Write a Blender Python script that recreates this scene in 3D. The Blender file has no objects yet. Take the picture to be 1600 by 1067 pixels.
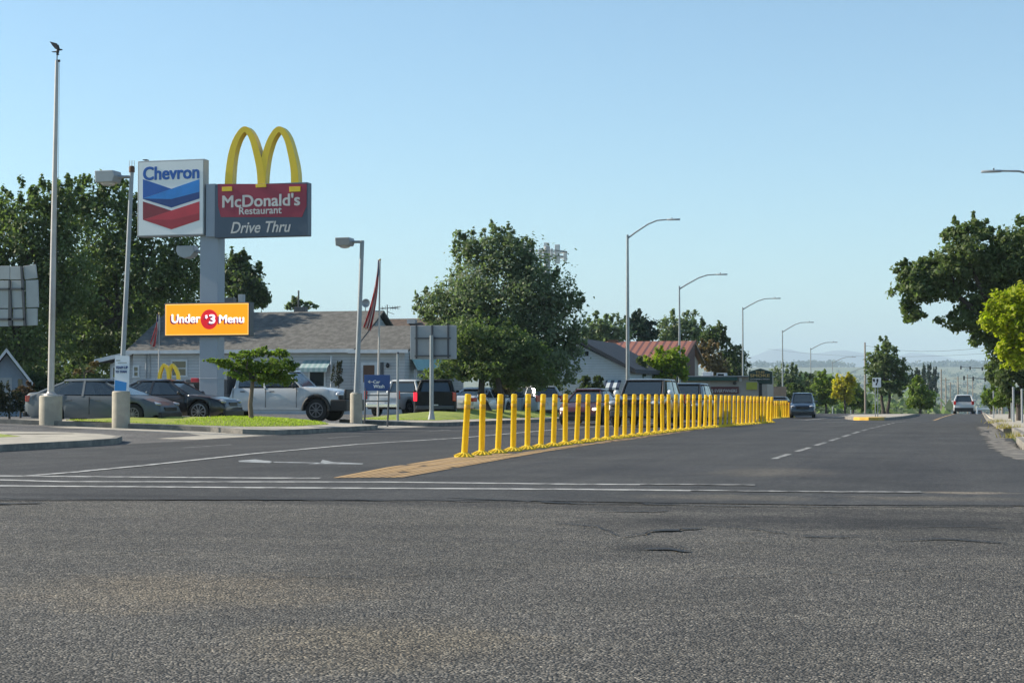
import bpy, bmesh, math, random
import numpy as np
from mathutils import Vector, Matrix, Euler
R = math.radians
rng = np.random.default_rng(7)
random.seed(7)
SC = bpy.context.scene
COL = SC.collection

# ------------------------------------------------------------------ camera, sky, sun, exposure
F_PX, HW, HH = 2700.0, 800.0, 533.5            # focal length and half frame, in pixels of the 1600 px photograph
YAW, PITCH, EYE = math.atan(721 / F_PX), math.atan(83.5 / F_PX), 1.2
cam_d = bpy.data.cameras.new("camera"); cam = bpy.data.objects.new("camera", cam_d); COL.objects.link(cam)
cam_d.sensor_width = 36.0; cam_d.lens = F_PX / 1600 * 36.0
cam_d.clip_start = 0.1; cam_d.clip_end = 60000
cam.location = (0, 0, EYE); cam.rotation_euler = (R(90) + PITCH, 0, YAW)
SC.camera = cam

SUN_AZ, SUN_EL = R(92), R(30)                  # counter-clockwise from the road direction (+Y): the sun stands to the left
sdir = Vector((-math.sin(SUN_AZ) * math.cos(SUN_EL), math.cos(SUN_AZ) * math.cos(SUN_EL), math.sin(SUN_EL)))
world = bpy.data.worlds.new("World"); SC.world = world; world.use_nodes = True
wn = world.node_tree; wn.nodes.clear()
sky = wn.nodes.new("ShaderNodeTexSky"); sky.sky_type = 'NISHITA'; sky.sun_disc = False
sky.sun_elevation = SUN_EL; sky.sun_rotation = -SUN_AZ
sky.air_density = 1.0; sky.dust_density = 0.7; sky.ozone_density = 1.0; sky.altitude = 700
bg = wn.nodes.new("ShaderNodeBackground"); bg.inputs[1].default_value = 0.10
wo = wn.nodes.new("ShaderNodeOutputWorld")
tint = wn.nodes.new("ShaderNodeMix"); tint.data_type = 'RGBA'; tint.blend_type = 'MULTIPLY'; tint.inputs[0].default_value = 1; tint.inputs[7].default_value = (.83, 1.0, 1.03, 1)
wn.links.new(sky.outputs[0], tint.inputs[6]); wn.links.new(tint.outputs[2], bg.inputs[0]); wn.links.new(bg.outputs[0], wo.inputs[0])
sun_d = bpy.data.lights.new("sun", 'SUN'); sun_d.energy = 5.0; sun_d.angle = R(0.55); sun_d.color = (1.0, 0.90, 0.74)
sun = bpy.data.objects.new("sun", sun_d); COL.objects.link(sun); sun.rotation_euler = (-sdir).to_track_quat('-Z', 'Y').to_euler()
SC.view_settings.view_transform = 'Standard'; SC.view_settings.look = 'None'
SC.view_settings.exposure = 0.80; SC.view_settings.gamma = 1.0
SC.render.engine = 'CYCLES'
try:
    SC.cycles.use_denoising = True
    SC.cycles.max_bounces = 8; SC.cycles.diffuse_bounces = 4; SC.cycles.transmission_bounces = 4
    SC.cycles.transparent_max_bounces = 8; SC.cycles.volume_bounces = 0
except Exception:
    pass

# ------------------------------------------------------------------ measuring: photograph pixel -> point of the place
CAMROT = cam.rotation_euler.to_matrix()
FWD = Vector((-math.sin(YAW), math.cos(YAW), 0)); RGT = Vector((math.cos(YAW), math.sin(YAW), 0)); ORG = Vector((0, 0, EYE))
def ray(px, py): return CAMROT @ Vector(((px - HW) / F_PX, (HH - py) / F_PX, -1.0))
def at(px, py, d):                              # point at horizontal distance d along the view axis
    r = ray(px, py); return ORG + r * (d / r.dot(FWD))
def aty(px, py, Y):                             # point on the plane y = Y
    r = ray(px, py); return ORG + r * (Y / r.y)
def gnd(px, py, z=0.0):
    r = ray(px, py); return ORG + r * ((z - EYE) / r.z)
PY_ = [-200, 0, 60, 85, 110, 135, 158, 195, 230, 265, 400, 900, 1600, 2600, 4000, 6000, 7000, 9000, 30000]
PZ_ = [0, 0, 0, -.12, -.38, -.46, -.46, -1.1, -2.25, -3.5, -8.5, -26, -36, -22, 18, 92, 100, 60, 60]
def prof(Y): return float(np.interp(Y, PY_, PZ_))
def sstep(x, a, b):
    t = min(1, max(0, (x - a) / (b - a))); return t * t * (3 - 2 * t)
def lotz(X, Y): return prof(Y) + min(.3, max(0, (-19.8 - X) * .03)) * sstep(Y, 36, 46)

# ------------------------------------------------------------------ scene helpers
def link(o): COL.objects.link(o); return o
def tag(o, label=None, cat=None, group=None, kind=None):
    if label: o["label"] = label
    if cat: o["category"] = cat
    if group: o["group"] = group
    if kind: o["kind"] = kind
    return o
def empty(name, loc, rz=0, label=None, cat=None, group=None):
    o = bpy.data.objects.new(name, None); link(o); o.location = loc; o.rotation_euler = (0, 0, rz); o.empty_display_size = .2
    return tag(o, label, cat, group)
def copy_tree(o, parent=None):
    c = o.copy(); link(c)
    if parent: c.parent = parent
    for ch in list(o.children): copy_tree(ch, c)
    return c

class MB:
    """collects faces, then links them as one mesh object"""
    def __init__(s): s.v = []; s.f = []; s.m = []
    def add(s, vs, fs, mi=0):
        n = len(s.v); s.v += [tuple(map(float, v)) for v in vs]; s.f += [tuple(i + n for i in f) for f in fs]; s.m += [mi] * len(fs); return s
    def box(s, c, d, rot=None, mi=0):
        x, y, z = d[0] / 2, d[1] / 2, d[2] / 2
        vs = [Vector(p) for p in ((-x,-y,-z),(x,-y,-z),(x,y,-z),(-x,y,-z),(-x,-y,z),(x,-y,z),(x,y,z),(-x,y,z))]
        if rot is not None:
            M = rot if isinstance(rot, Matrix) else Euler(rot).to_matrix(); vs = [M @ v for v in vs]
        c = Vector(c)
        return s.add([v + c for v in vs], [(0,3,2,1),(4,5,6,7),(0,1,5,4),(1,2,6,5),(2,3,7,6),(3,0,4,7)], mi)
    def bb(s, lo, hi, mi=0): return s.box([(a + b) / 2 for a, b in zip(lo, hi)], [abs(b - a) for a, b in zip(lo, hi)], None, mi)
    def tube(s, pts, rad, n=10, mi=0, caps=True):
        pts = [Vector(p) for p in pts]
        if not hasattr(rad, '__len__'): rad = [rad] * len(pts)
        rings = []; up = None
        for i, p in enumerate(pts):
            t = (pts[min(i + 1, len(pts) - 1)] - pts[max(i - 1, 0)]).normalized()
            if up is None: up = Vector((0, 0, 1)) if abs(t.z) < .9 else Vector((1, 0, 0))
            a = t.cross(up).normalized(); b = a.cross(t).normalized(); up = b
            rings.append([p + (a * math.cos(k * 2 * math.pi / n) + b * math.sin(k * 2 * math.pi / n)) * rad[i] for k in range(n)])
        return s.loft(rings, mi, caps)
    def loft(s, rings, mi=0, caps=True, closed=True):
        n = len(rings[0]); vs = [v for r in rings for v in r]; fs = []
        for i in range(len(rings) - 1):
            for k in range(n if closed else n - 1):
                k2 = (k + 1) % n
                fs.append((i*n+k, i*n+k2, (i+1)*n+k2, (i+1)*n+k))
        if caps: fs.append(tuple(range(n - 1, -1, -1))); fs.append(tuple((len(rings) - 1) * n + k for k in range(n)))
        return s.add(vs, fs, mi)
    def lathe(s, prof, c=(0,0,0), axis='z', n=24, mi=0):
        rings = []
        for r, h in prof:
            ring = []
            for k in range(n):
                a = 2 * math.pi * k / n; x, y = r * math.cos(a), r * math.sin(a)
                p = (x, y, h) if axis == 'z' else ((x, h, -y) if axis == 'y' else (h, x, y))
                ring.append(Vector(p) + Vector(c))
            rings.append(ring)
        return s.loft(rings, mi, True)
    def prism(s, poly, a, b, plane='xz', mi=0):
        """extrude a 2D polygon: plane xz -> along y from a to b, xy -> along z, yz -> along x"""
        def P(u, v, w): return {'xz': (u, w, v), 'xy': (u, v, w), 'yz': (w, u, v)}[plane]
        n = len(poly); vs = [P(u, v, a) for u, v in poly] + [P(u, v, b) for u, v in poly]
        fs = [(i, (i+1) % n, (i+1) % n + n, i + n) for i in range(n)] + [tuple(range(n-1, -1, -1)), tuple(range(n, 2*n))]
        return s.add(vs, fs, mi)
    def quad(s, a, b, c, d, mi=0): return s.add([a, b, c, d], [(0, 1, 2, 3)], mi)
    def sphere(s, c, r, nu=14, nv=8, mi=0):
        if not hasattr(r, '__len__'): r = (r, r, r)
        rings = []
        for j in range(1, nv):
            t = math.pi * j / nv
            rings.append([(c[0] + r[0]*math.sin(t)*math.cos(2*math.pi*k/nu), c[1] + r[1]*math.sin(t)*math.sin(2*math.pi*k/nu), c[2] - r[2]*math.cos(t)) for k in range(nu)])
        return s.loft(rings, mi, True)
    def build(s, name, mats, parent=None, world=False, smooth=False, bevel=0, ang=35):
        vs = s.v
        if world and parent is not None:
            inv = Matrix.Identity(4); q = parent
            while q is not None: inv = Matrix.LocRotScale(q.location, q.rotation_euler, None) @ inv; q = q.parent
            inv.invert()
            vs = [tuple(inv @ Vector(v)) for v in vs]
        me = bpy.data.meshes.new(name); me.from_pydata(vs, [], s.f)
        if not isinstance(mats, (list, tuple)): mats = [mats]
        for m in mats: me.materials.append(m)
        if len(mats) > 1: me.polygons.foreach_set("material_index", s.m)
        bm = bmesh.new(); bm.from_mesh(me); bmesh.ops.recalc_face_normals(bm, faces=bm.faces); bm.to_mesh(me); bm.free()
        if smooth: me.shade_smooth(); me.set_sharp_from_angle(angle=R(ang))
        o = bpy.data.objects.new(name, me); link(o)
        if parent is not None: o.parent = parent
        if bevel:
            b = o.modifiers.new("bevel", 'BEVEL'); b.width = bevel; b.segments = 2; b.limit_method = 'ANGLE'
        return o

def sheet(name, polys, m, parent=None, kind="structure"):
    """flat faces given as lists of points, wound upwards"""
    mb = MB()
    for p in polys: mb.add(p, [tuple(range(len(p)))])
    o = mb.build(name, m, parent)
    for f in o.data.polygons:
        if f.normal.z < 0: f.flip()
    if kind: o["kind"] = kind
    return o

def text_mb(s, width=None, height=1.0, bold=0.0,  shear=0.0, depth=.01, align='CENTER'):
    """letters as (x, z) geometry in the plane y = 0 facing -y; returns an MB centred on the origin"""
    c = bpy.data.curves.new("letters", 'FONT'); c.body = s; c.size = 1; c.shear = shear; c.extrude = depth / 2; c.resolution_u = 4
    o = bpy.data.objects.new("letters", c); link(o)
    me = bpy.data.meshes.new_from_object(o.evaluated_get(bpy.context.evaluated_depsgraph_get()))
    co = np.array([v.co for v in me.vertices]); fs = [tuple(p.vertices) for p in me.polygons]
    bpy.data.objects.remove(o); bpy.data.curves.remove(c); bpy.data.meshes.remove(me)
    lo, hi = co.min(0), co.max(0); w, h = hi[0] - lo[0], hi[1] - lo[1]
    k = height / h; kx = k if width is None else width / w
    if width is not None and bold: kx = width / (w + 2 * bold)
    if bold: k = height / (h + 1.2 * bold)
    mb = MB(); q = [(0, 0)] if not bold else [(math.cos(a) * bold * (1 if n % 2 else .55), math.sin(a) * bold * .6) for n, a in enumerate(np.linspace(0, 2 * math.pi, 9)[:-1])] + [(0, 0)]
    for n, (dx, dy) in enumerate(q):                  # heavier strokes: the letter is laid down several times, each a hair in front of the last
        mb.add([((x + dx - (lo[0] + hi[0]) / 2) * kx, -z - n * .0012, (y + dy - (lo[1] + hi[1]) / 2) * k) for x, y, z in co], fs)
    return mb
def letters(name, s, c, m, parent, world=True, **kw):
    mb = text_mb(s, **kw); mb.v = [(x + c[0], y + c[1], z + c[2]) for x, y, z in mb.v]
    return mb.build(name, m, parent, world)

# ------------------------------------------------------------------ materials
def nt(m): return m.node_tree
def mat(name, col, rough=.6, metal=0.0, var=.12, vs=2.5, bump=0.0, bs=30.0, coat=0.0, spec=.5, emit=0.0, rnd=0.0, stretch=(1, 1, 1)):
    m = bpy.data.materials.new(name); m.use_nodes = True; t = m.node_tree; N, L = t.nodes, t.links
    p = N["Principled BSDF"]; c = (*col, 1)
    p.inputs["Roughness"].default_value = rough; p.inputs["Metallic"].default_value = metal
    p.inputs["Coat Weight"].default_value = coat; p.inputs["Coat Roughness"].default_value = .06; p.inputs["Specular IOR Level"].default_value = spec
    tc = N.new("ShaderNodeTexCoord"); mp = N.new("ShaderNodeMapping"); mp.inputs["Scale"].default_value = stretch
    L.new(tc.outputs["Object"], mp.inputs[0])
    no = N.new("ShaderNodeTexNoise"); no.inputs["Scale"].default_value = vs; no.inputs["Detail"].default_value = 5; no.inputs["Roughness"].default_value = .65
    L.new(mp.outputs[0], no.inputs["Vector"])
    mr = N.new("ShaderNodeMapRange"); mr.inputs[1].default_value = .25; mr.inputs[2].default_value = .75
    mr.inputs[3].default_value = 1 - var; mr.inputs[4].default_value = 1 + var; L.new(no.outputs[0], mr.inputs[0])
    mx = N.new("ShaderNodeMix"); mx.data_type = 'RGBA'; mx.blend_type = 'MULTIPLY'; mx.inputs[0].default_value = 1
    mx.inputs[6].default_value = c; L.new(mr.outputs[0], mx.inputs[7]); L.new(mx.outputs[2], p.inputs["Base Color"])
    if emit:
        L.new(mx.outputs[2], p.inputs["Emission Color"]); p.inputs["Emission Strength"].default_value = emit
    if bump:
        n2 = N.new("ShaderNodeTexNoise"); n2.inputs["Scale"].default_value = bs; n2.inputs["Detail"].default_value = 3; L.new(mp.outputs[0], n2.inputs["Vector"])
        b = N.new("ShaderNodeBump"); b.inputs["Strength"].default_value = bump; b.inputs["Distance"].default_value = .02
        L.new(n2.outputs[0], b.inputs["Height"]); L.new(b.outputs[0], p.inputs["Normal"])
    return m
def ramp(N, L, src, stops):
    r = N.new("ShaderNodeValToRGB"); e = r.color_ramp.elements
    while len(e) < len(stops): e.new(.5)
    for i, (p, c) in enumerate(stops): e[i].position = p; e[i].color = (*c, 1) if len(c) == 3 else c
    L.new(src, r.inputs[0]); return r.outputs[0]
def noise(N, L, co, sc, det=4, rough=.6, dist=0):
    n = N.new("ShaderNodeTexNoise"); n.inputs["Scale"].default_value = sc; n.inputs["Detail"].default_value = det
    n.inputs["Roughness"].default_value = rough; n.inputs["Distortion"].default_value = dist; L.new(co, n.inputs["Vector"]); return n.outputs[0]
def mixc(N, L, fac, a, b, mode='MIX'):
    x = N.new("ShaderNodeMix"); x.data_type = 'RGBA'; x.blend_type = mode
    for k, v in ((0, fac), (6, a), (7, b)):
        if hasattr(v, 'is_linked'): L.new(v, x.inputs[k])
        else: x.inputs[k].default_value = v if k == 0 else (*v, 1)
    return x.outputs[2]

def asphalt(name, dark, light, grain, bump, patch=.3, wear=(), run=(1.6, .06, 1)):
    m = bpy.data.materials.new(name); m.use_nodes = True; t = m.node_tree; N, L = t.nodes, t.links; p = N["Principled BSDF"]
    co = N.new("ShaderNodeTexCoord").outputs["Object"]
    v = N.new("ShaderNodeTexVoronoi"); v.inputs["Scale"].default_value = grain; L.new(co, v.inputs["Vector"])
    sp = N.new("ShaderNodeSeparateColor"); L.new(v.outputs["Color"], sp.inputs[0])
    mid = tuple((a + b) / 2 for a, b in zip(dark, light))
    stone = ramp(N, L, sp.outputs[0], [(0, dark), (.45, mid), (.8, light), (1, tuple(min(1, x * 2.0) for x in light))])
    big = ramp(N, L, noise(N, L, co, .35, 6, .65, .6), [(.3, (1 - patch,) * 3), (.5, (1, 1, 1)), (.72, (1 + patch,) * 3)])
    c = mixc(N, L, 1.0, stone, big, 'MULTIPLY')
    mp = N.new("ShaderNodeMapping"); mp.inputs["Scale"].default_value = run; L.new(co, mp.inputs[0])
    trk = ramp(N, L, noise(N, L, mp.outputs[0], 1.0, 4, .6, .3), [(.3, (.82, .82, .84)), (.6, (1.08, 1.07, 1.05))])
    c = mixc(N, L, 1.0, c, trk, 'MULTIPLY')
    c = mixc(N, L, 1.0, c, ramp(N, L, noise(N, L, co, 9, 5, .75), [(.3, (.62, .62, .64)), (.52, (1, 1, 1)), (.72, (1.5, 1.46, 1.4))]), 'MULTIPLY')
    for k, (px, py, rx, ry, col) in enumerate(wear):    # worn and tarred areas, each with its own ragged outline
        g = gnd(px, py); sb = N.new("ShaderNodeVectorMath"); sb.operation = 'SUBTRACT'; sb.inputs[1].default_value = (g.x, g.y, g.z); L.new(co, sb.inputs[0])
        dv = N.new("ShaderNodeVectorMath"); dv.operation = 'DIVIDE'; dv.inputs[1].default_value = (rx, ry, 1e3); L.new(sb.outputs[0], dv.inputs[0])
        ln = N.new("ShaderNodeVectorMath"); ln.operation = 'LENGTH'; L.new(dv.outputs[0], ln.inputs[0])
        ad = N.new("ShaderNodeMath"); ad.operation = 'MULTIPLY_ADD'; ad.inputs[1].default_value = 1.6; L.new(noise(N, L, co, 1.3, 7, .7), ad.inputs[0]); L.new(ln.outputs["Value"], ad.inputs[2])
        f = ramp(N, L, ad.outputs[0], [(0, (1, 1, 1)), (1, (0, 0, 0))]); e = f.node.color_ramp.elements; e[0].position = .56; e[1].position = .84
        mr2 = N.new("ShaderNodeMath"); mr2.operation = 'MULTIPLY'; mr2.inputs[1].default_value = .5; L.new(ad.outputs[0], mr2.inputs[0]); L.new(mr2.outputs[0], f.node.inputs[0])
        c = mixc(N, L, f, c, mixc(N, L, 1.0, c, col, 'MULTIPLY'))
    L.new(c, p.inputs["Base Color"]); p.inputs["Roughness"].default_value = .8; p.inputs["Specular IOR Level"].default_value = .3
    b = N.new("ShaderNodeBump"); b.inputs["Strength"].default_value = bump; b.inputs["Distance"].default_value = .012
    L.new(v.outputs["Distance"], b.inputs["Height"]); b.invert = True; L.new(b.outputs[0], p.inputs["Normal"])
    return m
def leafmat(name, a, b, trans=.35, vs=.5):
    m = bpy.data.materials.new(name); m.use_nodes = True; t = m.node_tree; N, L = t.nodes, t.links; p = N["Principled BSDF"]
    geo = N.new("ShaderNodeNewGeometry"); co = N.new("ShaderNodeTexCoord").outputs["Object"]
    ad = N.new("ShaderNodeMath"); ad.operation = 'ADD'; L.new(geo.outputs["Random Per Island"], ad.inputs[0]); L.new(noise(N, L, co, vs, 3), ad.inputs[1])
    hf = N.new("ShaderNodeMath"); hf.operation = 'MULTIPLY'; hf.inputs[1].default_value = .5; L.new(ad.outputs[0], hf.inputs[0])
    c = ramp(N, L, hf.outputs[0], [(.2, a), (.8, b)])
    L.new(c, p.inputs["Base Color"]); p.inputs["Roughness"].default_value = .55; p.inputs["Specular IOR Level"].default_value = .25
    tr = N.new("ShaderNodeBsdfTranslucent"); L.new(mixc(N, L, 1.0, c, (1.05, 1.3, .62), 'MULTIPLY'), tr.inputs[0])
    ms = N.new("ShaderNodeMixShader"); ms.inputs[0].default_value = trans; L.new(p.outputs[0], ms.inputs[1]); L.new(tr.outputs[0], ms.inputs[2])
    L.new(ms.outputs[0], N["Material Output"].inputs[0]); return m
def banded(name, a, b, scale, axis='Z', width=.12, rough=.7, bump=.4, var=.1, metal=0):
    """boards, ribs or courses: a repeating groove along one axis"""
    m = mat(name, a, rough, metal, var); t = m.node_tree; N, L = t.nodes, t.links; p = N["Principled BSDF"]
    co = N.new("ShaderNodeTexCoord").outputs["Object"]; s = N.new("ShaderNodeSeparateXYZ"); L.new(co, s.inputs[0])
    mu = N.new("ShaderNodeMath"); mu.operation = 'MULTIPLY'; mu.inputs[1].default_value = scale; L.new(s.outputs[axis], mu.inputs[0])
    fr = N.new("ShaderNodeMath"); fr.operation = 'FRACT'; L.new(mu.outputs[0], fr.inputs[0])
    lt = N.new("ShaderNodeMath"); lt.operation = 'LESS_THAN'; lt.inputs[1].default_value = width; L.new(fr.outputs[0], lt.inputs[0])
    src = p.inputs["Base Color"].links[0].from_socket
    L.new(mixc(N, L, lt.outputs[0], src, b), p.inputs["Base Color"])
    bp = N.new("ShaderNodeBump"); bp.inputs["Strength"].default_value = bump; bp.inputs["Distance"].default_value = .03
    L.new(fr.outputs[0], bp.inputs["Height"]); L.new(bp.outputs[0], p.inputs["Normal"]); return m
def twotone(name, a, b, sc, lo=.42, hi=.58, rough=.9, bump=.3, bs=60, stretch=(1, 1, 1)):
    m = mat(name, a, rough, 0, .15, sc * 3, bump, bs, stretch=stretch); t = m.node_tree; N, L = t.nodes, t.links; p = N["Principled BSDF"]
    co = N.new("ShaderNodeTexCoord").outputs["Object"]
    mp = N.new("ShaderNodeMapping"); mp.inputs["Scale"].default_value = stretch; L.new(co, mp.inputs[0])
    f = ramp(N, L, noise(N, L, mp.outputs[0], sc, 6, .65), [(lo, (0, 0, 0)), (hi, (1, 1, 1))])
    L.new(mixc(N, L, f, p.inputs["Base Color"].links[0].from_socket, b), p.inputs["Base Color"]); return m

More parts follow.
